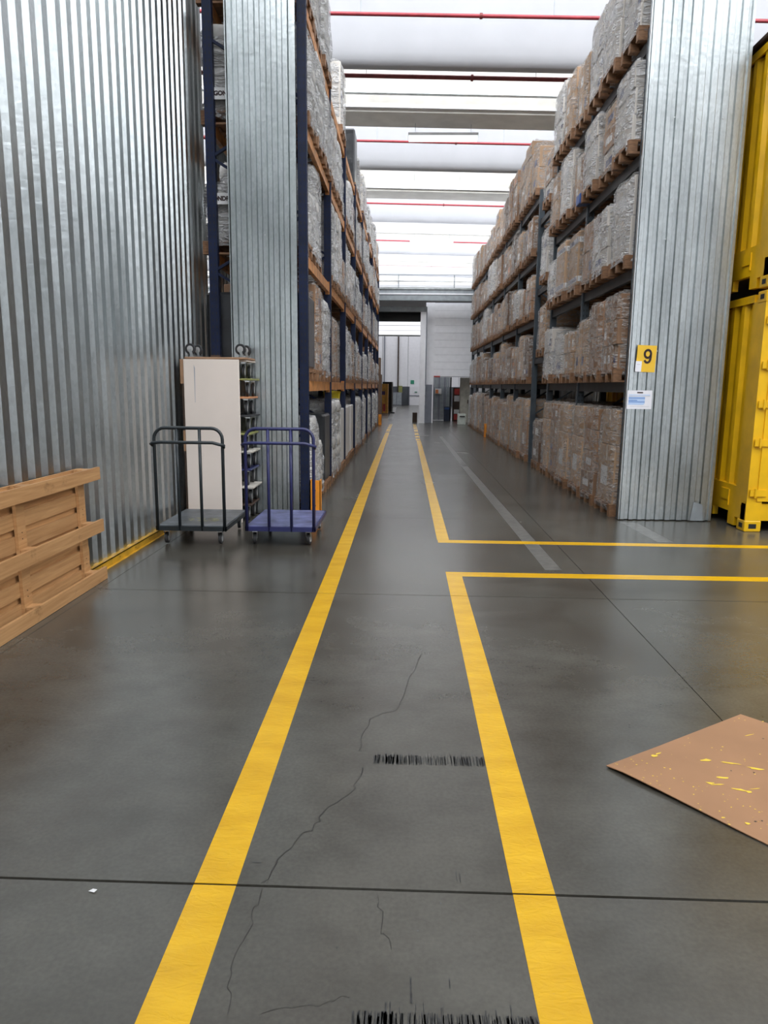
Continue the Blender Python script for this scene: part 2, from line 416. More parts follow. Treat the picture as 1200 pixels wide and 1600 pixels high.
# worn tape remains: ragged black flecks in a band
def remains(x0, x1, y0, y1, seed, n):
    r = random.Random(seed); b = MB()
    for i in range(n):
        x = r.uniform(x0, x1); wd = r.uniform(.001, .0035) * (1.6 if x < x0 + .1 else 1)
        a = y0 + r.uniform(0, .35) * (y1 - y0) * r.random(); c = y1 - r.uniform(0, .5) * (y1 - y0) * r.random()
        if r.random() < .06: c += .03
        t = r.uniform(-.004, .004)
        b.raw([(x, a, .0008), (x + wd, a, .0008), (x + wd + t, c, .0008), (x + t, c, .0008)], [(0, 1, 2, 3)])
    o = b.build('tape_residue', 'worn_black', fl); o['label'] = 'ragged black remains of a removed tape'; o['kind'] = 'stuff'
    o2 = strip([(x0, y0), (x1, y0), (x1, y1), (x0, y1)], -0.0008, 'residue_grey', 'tape_residue', 'pale base of removed tape', 0)
    o2.location.z = 0.0012 - 0.0008
remains(-0.115, 0.345, 2.69, 2.77, 1, 190)
remains(-0.115, 0.345, 1.46, 1.525, 2, 210)
def crack(pts, wd, seed):
    r = random.Random(seed); P = []
    for (a, b) in zip(pts[:-1], pts[1:]):
        for k in range(5):
            t = k / 5; P.append((a[0] + (b[0] - a[0]) * t + r.uniform(-.009, .009), a[1] + (b[1] - a[1]) * t + r.uniform(-.012, .012)))
    P.append(pts[-1]); b = MB()
    for p, q in zip(P[:-1], P[1:]):
        ww = wd * r.uniform(.6, 1.6); d = Vector((q[0] - p[0], q[1] - p[1], 0)).normalized(); nn = Vector((-d.y, d.x, 0)) * ww / 2
        p3 = Vector((p[0], p[1], .0006)); q3 = Vector((q[0], q[1], .0006))
        b.raw([p3 - nn, p3 + nn, q3 + nn, q3 - nn], [(3, 2, 1, 0)])
    b.build('crack', 'crack_dark', fl)
crack([(-0.415, 1.96), (-0.38, 2.12), (-0.29, 2.28), (-0.27, 2.36), (-0.18, 2.5), (-0.155, 2.66)], .0035, 1)
crack([(-0.17, 2.78), (-0.18, 2.9), (-0.14, 3.1), (-0.02, 3.2), (0.02, 3.5), (0.1, 3.9)], .0025, 2)
crack([(-0.41, 1.94), (-0.42, 1.8), (-0.44, 1.65), (-0.41, 1.5)], .0018, 3)
crack([(-0.06, 1.94), (-0.05, 1.8), (-0.02, 1.72)], .0016, 4)
crack([(-0.33, 1.50), (-0.20, 1.54), (-0.12, 1.56)], .0014, 5)
for (x, y, a, L) in [(0.175, 2.0, .002, .05), (0.185, 2.0, .003, .04), (0.03, 1.58, .004, .05), (0.03, 1.55, .006, .03), (0.13, 1.6, .003, .03), (-0.47, 2.06, .03, .004), (.12, 1.9, .004, .008), (-.17, 1.72, .005, .004), (0.05, 1.79, .005, .005)]:
    MB().raw([(x, y, .0007), (x + a, y, .0007), (x + a, y + L, .0007), (x, y + L, .0007)], [(0, 1, 2, 3)]).build('scuff', 'worn_black', fl)
MB().raw([(-0.93, 1.905, .003), (-0.91, 1.9, .003), (-.905, 1.912, .004), (-.92, 1.916, .003)], [(0, 1, 2, 3)]).build('scuff', 'label_white', fl)

# ------------------------------------------------------------------ corrugated sheet
PITCH = 0.175
def corr_profile(L, pitch=PITCH, depth=0.044, crest=0.078, slope=0.031):
    pts = []; t = 0.0
    while t < L - 1e-6:
        for a, h in ((0, 0), (slope, 1), (slope + crest, 1), (2 * slope + crest, 0)):
            if t + a <= L + 1e-6: pts.append((t + a, h * depth))
        t += pitch
    pts.append((L, pts[-1][1]))
    return pts
def sheet(L, H, pitch=PITCH, depth=0.044, crest=0.078, slope=0.031, th=0.003):
    """sheet in the XZ plane, ribs rising towards -Y, width along X"""
    pr = corr_profile(L, pitch, depth, crest, slope)
    front = [(x, -h, 0) for x, h in pr]; back = [(x, -h + th, 0) for x, h in reversed(pr)]
    n = len(front) * 2; loop = front + back
    b = MB(); b.raw(loop + [(x, y, H) for x, y, z in loop], [(i, (i + 1) % n, n + (i + 1) % n, n + i) for i in range(n)])
    k = len(front)
    for i in range(k - 1):
        a, c = i, i + 1; a2, c2 = n - 1 - i, n - 2 - i
        b.raw([loop[a], loop[c], loop[c2], loop[a2]], [(3, 2, 1, 0)])
    return b
# wall beside the trolleys (faces +X)
wl = link('wall_left', None, None, (0, 0, 0), kind='structure')
sw = 5 * PITCH
me = sheet(sw, 7.0).mesh('sheet', 'galvanised_steel')
rw = random.Random(3)
y = -6.0; k = 0
while y < 8.6:
    o = link('sheet', me, wl, (-2.53 + rw.uniform(-.004, .004), y, 0.045), rot=(rw.uniform(-.002, .002), 0, math.radians(90)))
    y += sw + 0.004; k += 1
END_Y = y
# darker narrow strips with gaps past the last sheet
me2 = sheet(PITCH * 0.6, 7.0, crest=.05).mesh('sheet', 'galvanised_steel')
for q, (yy, xx) in enumerate([(END_Y + .10, -2.55), (END_Y + .42, -2.60)]):
    link('sheet', me2, wl, (xx, yy, 0.045), rot=(0, 0, math.radians(90)))
y = END_Y + 1.0
while y < 30:
    link('sheet', me, wl, (-2.62, y, 0.045), rot=(0, 0, math.radians(90))); y += sw + 0.004
# yellow rail at its base
rb = MB()
rb.box(-2.50, -2.42, 5.42, END_Y - .3, 0, 0.006); rb.box(-2.445, -2.437, 5.42, END_Y - .3, 0, 0.062); rb.box(-2.50, -2.437, 5.42, END_Y - .3, 0.056, 0.062)
rail = rb.build('trim_1', 'yellow_rail', kind='structure')
bh = MB().lathe([(0, .006), (.0015, .006)], 'x', 8).mesh('bolt_hole', 'dark_gap')
for i in range(8): link('bolt_hole', bh, rail, (-2.4375, 5.6 + i * .36, .034))

# upright panel over the end of the blue rack, faces camera
def end_panel(x0, x1, y, H, label, seed):
    t = thing('corrugated_panel', label, 'metal panel', (x0, y, 0))
    W = x1 - x0; r = random.Random(seed)
    nsheet = max(1, round(W / 0.52)); w1 = W / nsheet
    for i in range(nsheet):
        p = .118 if nsheet == 1 else (.100 if i == 0 else .132)
        sheet(w1, H, p, 0.022, p * .44, p * .10).build('sheet', 'galvanised_steel', t, loc=(i * w1, -0.004 * (i % 2), 0.012))
    MB().box(-0.012, 0.0, -0.026, 0.02, 0.012, H).build('edge_flashing', 'galvanised_steel', t)
    MB().box(W, W + 0.03, -0.026, 0.02, 0.012, H).build('edge_flashing', 'galvanised_steel', t)
    sc = MB().lathe([(-.004, .007), (0, .007)], 'y', 8).mesh('screw', 'zinc')
    for i in range(nsheet * 2):
        for z in (0.5, 1.9, 3.1, 4.3, 5.6):
            link('screw', sc, t, (p * .3 + i * W / (nsheet * 2) , -0.030, z + r.uniform(-.03, .03)))
    return t
end_panel(-1.98, -1.275, 8.33, 7.0, 'narrow galvanised corrugated panel covering the end of the blue rack', 1)
col = end_panel(2.46, 3.47, 8.31, 7.0, 'wide galvanised corrugated panel carrying the yellow number sign', 2)
MB().raw([(0.80, -.034, .01), (0.95, -.034, .01), (0.93, -.034, .2), (0.83, -.034, .23)], [(0, 1, 2, 3)]).build('dark_scuff', 'steel_grey', col)

# ------------------------------------------------------------------ signs
sg = thing('number_sign', 'yellow sheet sign with black number 9 on corrugated panel', 'sign', (2.635, 8.272, 1.825)); sg.rotation_euler = (math.radians(-1), math.radians(2), 0)
MB().box(-.105, .105, -.004, .004, -.145, .145).build('plate', 'sign_yellow', sg)
def nine():
    b = MB(); P = []; cx, cz, rx, rz = .012, .052, .034, .042
    ring = [(cx + rx * math.cos(math.radians(a)), cz + rz * math.sin(math.radians(a))) for a in range(0, 361, 15)]
    tail = [(cx + rx, cz), (cx + rx, cz - .03), (cx + rx - .003, cz - .062), (cx + rx - .012, cz - .084), (cx + .004, cz - .095), (cx - .016, cz - .090), (cx - .030, cz - .072)]
    for pts in (ring, tail):
        for (x0, z0), (x1, z1) in zip(pts[:-1], pts[1:]):
            d = math.hypot(x1 - x0, z1 - z0); nx, nz = -(z1 - z0) / d * .012, (x1 - x0) / d * .012; ex, ez = (x1 - x0) / d * .003, (z1 - z0) / d * .003
            b.raw([(x0 - ex + nx, -.0062, z0 - ez + nz), (x0 - ex - nx, -.0062, z0 - ez - nz), (x1 + ex - nx, -.0062, z1 + ez - nz), (x1 + ex + nx, -.0062, z1 + ez + nz)], [(0, 1, 2, 3)])
    return b
nine().build('number', 'ink', sg)
MB().box(-.112, -.045, -.007, -.004, -.145, -.03).build('white_tag', 'paper', sg)
MB().box(-.098, -.06, -.0075, -.007, -.068, -.064).build('print', 'grey_print', sg)
nt_ = thing('paper_notice', 'white landscape notice with blue text bars under number sign', 'notice', (2.592, 8.272, 1.375))
MB().box(-.137, .137, -.003, .003, -.103, .103).build('sheet_of_paper', 'paper', nt_)
pb = MB(); pb.box(-.03, .035, -.004, -.003, .072, .086); pb.build('heading', 'ink', nt_)
for z, a, b, m in ((.052, -.12, .115, 'pale_blue_print'), (.040, -.12, .115, 'grey_print'), (.018, -.12, .06, 'blue_print'), (-.008, -.12, -.025, 'blue_print'), (-.024, -.12, .06, 'blue_print'), (-.05, -.125, .05, 'pale_blue_print'), (-.07, -.10, .11, 'grey_print')):
    MB().box(a, b, -.004, -.003, z - .005, z + (.005 if m != 'grey_print' else -.002)).build('text_bar', m, nt_)
MB().box(-.12, .06, -.0036, -.003, -.045, .035).build('text_bar', 'pale_blue_print', nt_)

# ------------------------------------------------------------------ containers
def container(z0, H, label):
    X0, Y0 = 3.625, 7.72; Wd = 2.4; L = 5.9
    t = thing('shipping_container', label, 'container', (X0, Y0, z0))
    m = 'container_yellow'
    # corner posts and top/bottom rails
    for x in (0, Wd - .16):
        for y in (0, L - .22):
            b = MB(); b.box(x, x + .16, y, y + (.26 if y == 0 else .22), 0.12, H - .10); b.build('corner_post', m, t)
            for z in (0, H - .118):
                c = MB(); c.bbox(x - .006, x + .172, y - .006, y + .18, z, z + .118, .008)
                c.box(x - .008, x, y + .04, y + .12, z + .035, z + .085, 'dark_gap'); c.box(x + .04, x + .12, y - .008, y, z + .035, z + .085, 'dark_gap')
                c.build('corner_casting', m, t)
    # side rails with forklift pockets
    for x, s in ((0.0, 1), (Wd - .06, -1)):
        b = MB()
        b.box(x, x + .06, .26, L - .22, .16, .46)
        b.box(x, x + .06, .26, .42, .02, .16); b.box(x, x + .06, .82, 2.0, .05, .16); b.box(x, x + .06, 2.4, L - .22, .05, .16)
        b.build('bottom_rail', m, t)
        MB().box(x, x + .06, .26, L - .22, H - .10, H - .02).build('top_rail', m, t)
        # corrugated side
        pr = []; yy = .26
        while yy < L - .3:
            for a, h in ((0, 0.012), (.055, 0.012), (.095, 0.05), (.19, .05), (.23, 0.012)):
                pr.append((x + (h if s > 0 else .06 - h), yy + a, .46))
            yy += .245
        MB().extrude(pr, (0, 0, H - .56)).build('side_wall', m, t)
    tab = MB()
    tab.box(-.012, 0.0, .42, .62, .28, .40); tab.box(-.012, 0, .42, .44, .22, .28); tab.build('raised_plate', m, t)
    # door end
    MB().box(.0, Wd, 0.02, .12, .118, .30).build('door_sill', m, t)
    MB().box(.16, Wd - .16, 0.02, .12, H - .2, H - .10).build('door_header', m, t)
    for k, (a, c) in enumerate(((.10, Wd / 2 - .004), (Wd / 2 + .004, Wd - .10))):
        d = MB(); d.box(a, c, -.012, .04, .33, H - .22)
        d = d.build('door', m, t)
        for zz in (0.56, 1.02, 1.48, 1.92):
            q = MB(); z1 = zz + .07
            pr = [(a + .09, -.012, zz), (a + .09, .0, zz)]
            q.bbox(a + .09, c - .1, -.030, -.010, z1, z1 + .30, .012); q.build('door_rib', m, d)
        hx = a if k == 0 else c
        for zz in (.42, .95, 1.35, 1.75, 2.2):
            h = MB(); h.box(hx - .085, hx + .085, -.028, -.012, zz - .035, zz + .035); h.tube([(hx - .03, -.03, zz - .05), (hx - .03, -.03, zz + .05)], .014, 8)
            h.build('hinge', m, d)
        for lx in (a + .45, c - .3):
            MB().tube([(lx, -.05, .36), (lx, -.05, H - .25)], .017, 8).build('locking_bar', m, d)
    MB().box(.02, Wd - .02, .05, L - .02, H - .10, H - .07).build('roof_sheet', m, t)
    MB().box(.06, Wd - .06, .12, L - .02, .16, .22).build('floor_pan', 'dark_brown', t)
    MB().box(.0, Wd, L - .05, L, .12, H - .1).build('end_wall', m, t)
    return t
container(0.0, 2.50, 'lower yellow steel container standing on the concrete floor')
container(2.53, 2.50, 'upper yellow steel container stacked on the lower one')
lid = MB(); lid.bbox(-.02, 2.42, -.02, 5.9, 0, .05, .01); lid = lid.build('roof_cover', 'dark_brown', loc=(3.625, 7.72, 5.045), label='dark brown cover edge lying on the upper yellow container', cat='cover')

# ------------------------------------------------------------------ leaning pallet by the wall
def big_pallet():
    t = thing('wooden_pallet', 'long fresh pine pallet leaning on its edge against the corrugated wall', 'pallet', (-2.308, 5.37, 0.003))
    t.rotation_euler = (0, math.radians(-1.0), 0)
    m = 'fresh_pine'; L = 2.4; r = random.Random(8)
    # local: x towards the aisle, y runs to the camera (negative), z up
    for k in range(6):                                   # outer deck boards
        z0 = .012 + k * .145
        MB().box(-.1325, -.112, -L + r.uniform(-.01, .01), -.03 + r.uniform(-.01, .01), z0, z0 + .100).build('deck_board', m, t)
    for k in range(6):                                   # boards showing in the gaps
        z0 = .085 + k * .145
        MB().box(-.152, -.1335, -L + r.uniform(-.01, .01), -.05 + r.uniform(-.01, .01), z0, min(.862, z0 + .095)).build('deck_board', m, t)
    for i, y in enumerate((-.13, -.99, -1.84)):
        MB().box(-.111, -.090, y - .05, y + .05, 0.0, .868).build('cross_board', m, t)
        for z in (0.0, .375, .775):
            MB().bbox(-.089, -.023, y - .045, y + .045, z + .003, z + .090, .003).build('block', m, t)
            nb = MB()
            for dz in (.03, .07): nb.lathe([(0, .004), (.002, .004)], 'x', 6, (-.090, y, z + .12 + dz))
            if z < .7: nb.build('nail', 'dark_brown', t)
    for z in (0.0, .375, .775):
        MB().box(-.022, 0.0, -L, .015, z, z + .093).build('runner', m, t)
    return t
wood_mat = M['fresh_pine']
def pine_dirt():
    nt = wood_mat.node_tree; b = nt.nodes['Principled BSDF']
    src = b.inputs['Base Color'].links[0].from_socket
    n = N(nt, 'ShaderNodeTexNoise', Scale=3.2, Detail=5.0, Roughness=.7); nt.links.new(coords(nt, False, (1, 1.0, 1.6)), n.inputs['Vector'])
    r = ramp(nt, n.outputs['Fac'], [(.60, (1, 1, 1)), (.76, (.40, .35, .30))])
    mx = nt.nodes.new('ShaderNodeMix'); mx.data_type = 'RGBA'; mx.blend_type = 'MULTIPLY'; mx.inputs[0].default_value = 1
    nt.links.new(src, mx.inputs[6]); nt.links.new(r.outputs[0], mx.inputs[7]); nt.links.new(mx.outputs[2], b.inputs['Base Color'])
pine_dirt()
big_pallet()

# ------------------------------------------------------------------ casters, trolleys, dollies
def caster(parent, x, y, ztop, R=.05, wd=.028, up=1, ang=0.0, tread='rubber'):
    """wheel under (up=1) or above (up=-1) a deck at height ztop; part caster > wheel, tread"""
    H = 0.0
    fork = MB(); s = up
    zc = ztop - s * (R + .028)
    fork.box(-.035, .035, -.03, .03, ztop - s * .006 if s > 0 else ztop, ztop if s > 0 else ztop + .006)
    for q in (-1, 1):
        fork.bar((q * (wd / 2 + .006), -.0, ztop - s * .012), (q * (wd / 2 + .006), .022, zc), .030, .004, up=(1, 0, 0))
    fork.box(-wd / 2 - .008, wd / 2 + .008, -.022, .022, min(ztop - s * .006, ztop - s * .016), max(ztop - s * .006, ztop - s * .016))
    f = fork.build('caster', 'zinc', parent, loc=(x, y, 0), rot=(0, 0, ang))
    tr = MB().lathe([(-wd / 2, R * .62), (-wd / 2, R * .93), (-wd / 2 + .004, R), (wd / 2 - .004, R), (wd / 2, R * .93), (wd / 2, R * .62)], 'x', 22, (0, .022, zc))
    tr.build('tread', tread, f, smooth=False)
    hb = MB().lathe([(-wd / 2 - .002, R * .28), (-wd / 2 - .002, R * .55), (-wd / 2 + .003, R * .63), (wd / 2 - .003, R * .63), (wd / 2 + .002, R * .55), (wd / 2 + .002, R * .28)], 'x', 18, (0, .022, zc))
    hb.build('wheel_hub', 'hub_grey', f)
    return f
def arc(c, r, a0, a1, n, plane='xz', y=0):
    out = []
    for i in range(n + 1):
        a = math.radians(a0 + (a1 - a0) * i / n); p = (c[0] + r * math.cos(a), c[1] + r * math.sin(a))
        out.append((p[0], y, p[1]))
    return out
def trolley(x, y, tube, deck, label, smear=False, rz=0):
    t = thing('platform_trolley', label, 'trolley', (x, y, 0), rz)
    W, L, zd = .66, .92, .165
    fr = MB()
    for a in (0, W - .03): fr.box(a, a + .03, 0, L, zd - .02, zd + .022)
    for b in (0, L - .03): fr.box(0, W, b, b + .03, zd - .021, zd + .021)
    fr.box(0, W, L / 2 - .015, L / 2 + .015, zd - .02, zd + .01)
    fr.build('deck_frame', tube, t)
    d = MB().bbox(.012, W - .012, .012, L - .012, zd + .012, zd + .030, .003).build('deck', deck, t)
    if smear:
        r = random.Random(4); s = MB()
        for i in range(26):
            cx, cy = .36 + r.uniform(-.16, .15), .30 + r.uniform(-.07, .12); a = r.uniform(.015, .05); b = r.uniform(.008, .02)
            n = 7; s.raw([(cx + a * math.cos(6.283 * k / n) * r.uniform(.6, 1), cy + b * math.sin(6.283 * k / n) * r.uniform(.6, 1), zd + .0306) for k in range(n)], [tuple(range(n))])
        s.build('paint_smear', 'smear_yellow', d)
    top, R, rad = 1.10, .10, .0155
    pts = [(.015, .012, zd - .02)] + arc((.015 + R, top - R), R, 180, 90, 6, y=.012) + arc((W - .015 - R, top - R), R, 90, 0, 6, y=.012) + [(W - .015, .012, zd - .02)]
    MB().tube(pts, rad, 10).build('hoop', tube, t, smooth=True)
    z2 = .965                                              # lower bar bowed towards the user
    pts = [(.005, .012, z2 - .03), (-.008, -.012, z2 - .01), (.02, -.04, z2), (.09, -.05, z2 + .008), (W - .09, -.05, z2 + .008), (W - .03, -.042, z2 - .008), (W + .004, -.015, z2 - .02), (W - .005, .012, z2 - .04)]
    MB().tube(pts, rad * .95, 10).build('grip_bar', tube, t, smooth=True)
    for q in (.225, .435):
        MB().tube([(q, .012, zd - .02), (q, .012, top - .003)], .0145, 10).build('upright_bar', tube, t, smooth=True)
    r = random.Random(int(x * 100))
    for cx in (.075, W - .075):
        for cy in (.075, L - .075): caster(t, cx, cy, zd - .022, .054, .03, 1, r.uniform(-.25, .25))
    return t
trolley(-2.33, 6.56, 'black_green_tube', 'grey_deck', 'dark platform trolley with grey deck and yellow smear', True)
trolley(-1.50, 6.60, 'blue_tube', 'blue_deck', 'blue platform trolley with bare blue-grey deck', False)

# stack of wheeled dollies behind a cream board
def dolly(z, m, label, up=1, dx=0.0, W=.70, yy=7.82):
    t = thing('wheeled_dolly', label, 'dolly', (-2.40 + dx, yy, z))
    if up > 0:
        MB().bbox(0, W, 0, .46, .175, .195, .004).build('deck', m, t)
        for a in (.06, W - .06):
            for b in (.10, .38): caster(t, a, b, .175, .0735, .030, 1, .3 * (a - .2))
    else:
        MB().bbox(0, W, 0, .46, 0, .022, .004).build('deck', m, t)
        for a in (.06, W - .06):
            for b in (.10, .38): caster(t, a, b, .0225, .058, .028, -1, 1.2 if b > .2 else 1.45)
        MB().box(W / 2 - .06, W / 2 + .04, .05, .07, .022, .045).build('handle', 'dark_brown', t)
    return t
cols = [('dark_brown', 'lowest dark wheeled dolly in the stack behind the cream board', .0), ('pale_board', 'pale wheeled dolly, second from the floor in the stack', .03), ('blue_tube', 'dark blue wheeled dolly, third from the floor in the stack', .0),
        ('pale_board', 'pale wheeled dolly, fourth from the floor in the stack', .02), ('green_board', 'green wheeled dolly, fifth from the floor in the stack', .0), ('rubber', 'black wheeled dolly, sixth from the floor in the stack', .02),
        ('orange_block', 'orange wheeled dolly, seventh from the floor in the stack', 0.0), ('green_board', 'dull green wheeled dolly, eighth from the floor in the stack', .02), ('cream_board', 'cream wheeled dolly under the upturned one', -.02)]
DZ = 0.195
for i, (m, lb, dx) in enumerate(cols):
        dolly(i * DZ, m, lb, 1, dx)
cb = thing('cream_board', 'tall cream laminated board standing in front of the dolly stack', 'board', (-2.40, 7.755, 0))
MB().bbox(0.015, .61, 0, .022, 0.0, 1.755, .003).build('panel', 'cream_board', cb)
MB().box(-.02, .012, .0, .018, 1.50, 1.755).build('edge_strip', 'brown_ply', cb)
MB().box(-.01, .012, .0, .018, .78, 1.0).build('edge_strip', 'brown_ply', cb)
MB().box(-.005, .011, .004, .018, .0, .78).build('edge_strip', 'dark_brown', cb)
MB().box(-.005, .011, .004, .018, 1.0, 1.5).build('edge_strip', 'dark_brown', cb)
MB().raw([(.13, -.0006, 1.30), (.134, -.0006, 1.30), (.14, -.0006, 1.66), (.128, -.0006, 1.70)], [(0, 1, 2, 3)]).build('scratch', 'seam_grey', cb)
# board dressing so the stack carries through to the top
dolly(1.757, 'brown_ply', 'brown plywood dolly lying wheels up on top of the stack', -1, .03, .66, 7.757)

# ------------------------------------------------------------------ loads on pallets
def pallet_parts(tier):
    """returns list of (name, mesh, loc) relative to the pallet; x depth 1.2, y width .8"""
    m = 'old_pallet_wood'; L = []
    db = MB().box(-.6, .6, -.05, .05, .122, .144).mesh('deck_board', m)
    cb_ = MB().box(-.05, .05, -.4, .4, .100, .122).mesh('cross_board', m)
    bl = MB().bbox(-.05, .05, -.05, .05, .022, .100, .003).mesh('block', m)
    rn = MB().box(-.6, .6, -.05, .05, 0, .022).mesh('skid', m)
    for y in (-.35, -.175, 0, .175, .35): L.append(('deck_board', db, (0, y, 0)))
    for x in (-.55, 0, .55):
        L.append(('cross_board', cb_, (x, 0, 0)))
        for y in (-.35, 0, .35): L.append(('block', bl, (x, y, 0)))
    for y in (-.35, 0, .35): L.append(('skid', rn, (0, y, 0)))
    return L
PP = pallet_parts(1)
def joined(parts, m):
    b = MB()
    for nme, me, loc in parts:
        vs = [(v.co.x + loc[0], v.co.y + loc[1], v.co.z + loc[2]) for v in me.vertices]
        b.raw(vs, [tuple(p.vertices) for p in me.polygons])
    return b.mesh('pallet', m)
PALLET_MESH = joined(PP, 'old_pallet_wood')
PALLET_BASE = MB().box(-.6, .6, -.4, .4, .1215, .1218).mesh('pallet', 'old_pallet_wood')

def film_shell(h, seed, wob=.028, tw=0.0):
    """wrinkled skin around a 1.2 x .8 x h stack, z from .10"""
    r = random.Random(seed); b = MB(); n = 28; rows = 11
    ph = [r.uniform(0, 6.28) for _ in range(8)]
    ring = []
    X, Y = .60, .405
    for k in range(n):
        t = 2 * math.pi * (k + .5) / n; c, s = math.cos(t), math.sin(t)
        e = 0.22; x = X * abs(c) ** e * (1 if c > 0 else -1); y = Y * abs(s) ** e * (1 if s > 0 else -1)
        ring.append((x, y, t))
    vs = []
    for j in range(rows):
        q = j / (rows - 1); z = .09 + (h + .07) * q
        for k, (x, y, t) in enumerate(ring):
            d = wob * (math.sin(3 * t + 4 * q + ph[0]) * .3 + math.sin(7 * t - 9 * q + ph[1]) * .3 + r.uniform(-.5, .5) * .8)
            if j == 0: d += .012 * math.sin(5 * t + ph[2])
            f = 1 + (d) / .6
            zz = z + (r.uniform(-.03, .03) if 0 < j < rows - 1 else 0) + (r.uniform(-.05, .01) if j == 0 else 0)
            if j == rows - 1: f *= .93; zz += r.uniform(-.02, .025)
            vs.append((x * f + .006, y * f, zz))
    fs = []
    for j in range(rows - 1):
        for k in range(n): fs.append((j * n + k, j * n + (k + 1) % n, (j + 1) * n + (k + 1) % n, (j + 1) * n + k))
    vs.append((0, 0, h + .17)); c = len(vs) - 1
    for k in range(n): fs.append(((rows - 1) * n + k, (rows - 1) * n + (k + 1) % n, c))
    return b.raw(vs, fs)
def carton_mesh(wx, wy, h, m, tape=True, label=None):
    b = MB(); b.bbox(-wx / 2, wx / 2, -wy / 2, wy / 2, 0, h, .006, m)
    if tape:
        b.box(-wx / 2 - .001, wx / 2 + .001, -.025, .025, h - .0005, h + .001, 'carton_tape')
        b.box(wx / 2 - .0005, wx / 2 + .001, -.025, .025, h * .72, h, 'carton_tape'); b.box(-wx / 2 - .001, -wx / 2 + .0005, -.025, .025, h * .72, h, 'carton_tape')
    if label:
        for s in (-1, 1):
            a, c = (wx / 2 - .0005, wx / 2 + .0015) if s > 0 else (-wx / 2 - .0015, -wx / 2 + .0005)
            b.box(a, c, -wy * .32, wy * .1, h * .28, h * .62, label)
    return b.mesh('carton', m)
def sack_mesh(wx, wy, h, seed, m='sack_white'):
    r = random.Random(seed); n, k = 14, 6; vs = []; fs = []
    for j in range(k + 1):
        q = j / k; sc = (1 - (2 * q - 1) ** 4) ** .35 if 0 < j < k else .45
        for i in range(n):
            t = 2 * math.pi * i / n; c, s = math.cos(t), math.sin(t); e = .35
            x = wx / 2 * abs(c) ** e * (1 if c >= 0 else -1) * (.88 + .12 * sc) ; y = wy / 2 * abs(s) ** e * (1 if s >= 0 else -1) * (.88 + .12 * sc)
            vs.append((x * (1 + r.uniform(-.03, .03)), y * (1 + r.uniform(-.03, .03)), h * q + r.uniform(-.008, .008)))
    for j in range(k):
        for i in range(n): fs.append((j * n + i, j * n + (i + 1) % n, (j + 1) * n + (i + 1) % n, (j + 1) * n + i))
    fs.append(tuple(reversed(range(n)))); fs.append(tuple(range(k * n, k * n + n)))
    b = MB().raw(vs, fs); return b.mesh('sack', m, True)

# cargo recipes: list of (part name, mesh, loc) above z = .144
def recipe(kind, h, seed):
    r = random.Random(seed); L = []
    if kind in ('brown', 'tan', 'white', 'mixed', 'dark'):
        layers = max(2, round(h / r.uniform(.26, .36))); lh = h / layers; ny = r.choice((1, 2, 2, 3)); 
        mm = {'brown': ['carton_brown'], 'tan': ['carton_tan'], 'white': ['carton_white'], 'dark': ['carton_dark'], 'mixed': ['carton_brown', 'carton_tan', 'carton_white', 'carton_brown']}[kind]
        cache = {}
        for j in range(layers):
            nyj = ny if r.random() < .8 else r.choice((1, 2)); wy = .78 / nyj
            for i in range(nyj):
                m = r.choice(mm); lab = r.choice((None, None, 'label_white', 'print_navy', None, 'label_white'))
                if kind == 'mixed' and r.random() < .07: lab = 'label_orange'
                key = (nyj, m, lab)
                if key not in cache: cache[key] = carton_mesh(.56, wy - .012, lh - .008, m, True, lab)
                y = -.39 + wy * (i + .5)
                for x in (.29, -.29):
                    if j == layers - 1 and layers > 2 and r.random() < .22: continue
                    L.append(('carton', cache[key], (x + r.uniform(-.02, .014), y + r.uniform(-.008, .008), .144 + j * lh), (0, 0, r.uniform(-.03, .03))))
    elif kind == 'bigbox':
        m = r.choice(('carton_brown', 'carton_tan'))
        me_ = carton_mesh(1.14, .76, h * .62, m, True, 'label_white'); me2_ = carton_mesh(1.10, .72, h * .37, r.choice(('carton_brown', 'carton_tan')), True, None)
        L.append(('carton', me_, (0, 0, .144))); L.append(('carton', me2_, (.01, .01, .144 + h * .63)))
    elif kind == 'banded':
        b = MB(); b.bbox(-.58, .58, -.38, .38, 0, h, .02, 'carton_tan')
        for s in (-1, 1):
            for z in (.05, h - .16):
                b.box(min(s * .579, s * .583), max(s * .579, s * .583), -.37, .37, z, z + .075, 'label_white'); b.box(-.57, .57, min(s * .379, s * .383), max(s * .379, s * .383), z, z + .075, 'label_white')
        L.append(('carton', b.mesh('carton', 'carton_tan'), (0, 0, .144)))
        tm = text_mesh('GONDRAND SPA', .085, 'print_navy', .0005, .001)
        for z in (.05, h - .16):
            L.append(('lettering', tm, (0, -.3845, .144 + z + .037), (math.radians(90), 0, 0)))
            L.append(('lettering', tm, (-.5845, 0, .144 + z + .037), (math.radians(90), 0, math.radians(-90))))
            L.append(('lettering', tm, (.5845, 0, .144 + z + .037), (math.radians(90), 0, math.radians(90))))
    elif kind == 'sacks':
        layers = max(3, round(h / .19)); lh = h / layers; a = sack_mesh(.60, .78, lh * 1.06, seed); c = sack_mesh(.60, .78, lh * 1.06, seed + 1)
        for j in range(layers):
            for x in (.29, -.29): L.append(('sack', r.choice((a, c)), (x + r.uniform(-.02, .02), r.uniform(-.02, .02), .142 + j * lh), (0, 0, r.choice((0, math.pi)))))
    elif kind == 'black':
        b = MB(); b.bbox(-.58, .58, -.39, .39, 0, h, .03); L.append(('crate', b.mesh('crate', 'black_wrap'), (0, 0, .144)))
    elif kind == 'plainwhite':
        b = MB(); b.bbox(-.57, .57, -.37, .37, 0, h, .012)
        L.append(('carton', b.mesh('carton', 'plain_white_box'), (0, 0, .144)))
    return L
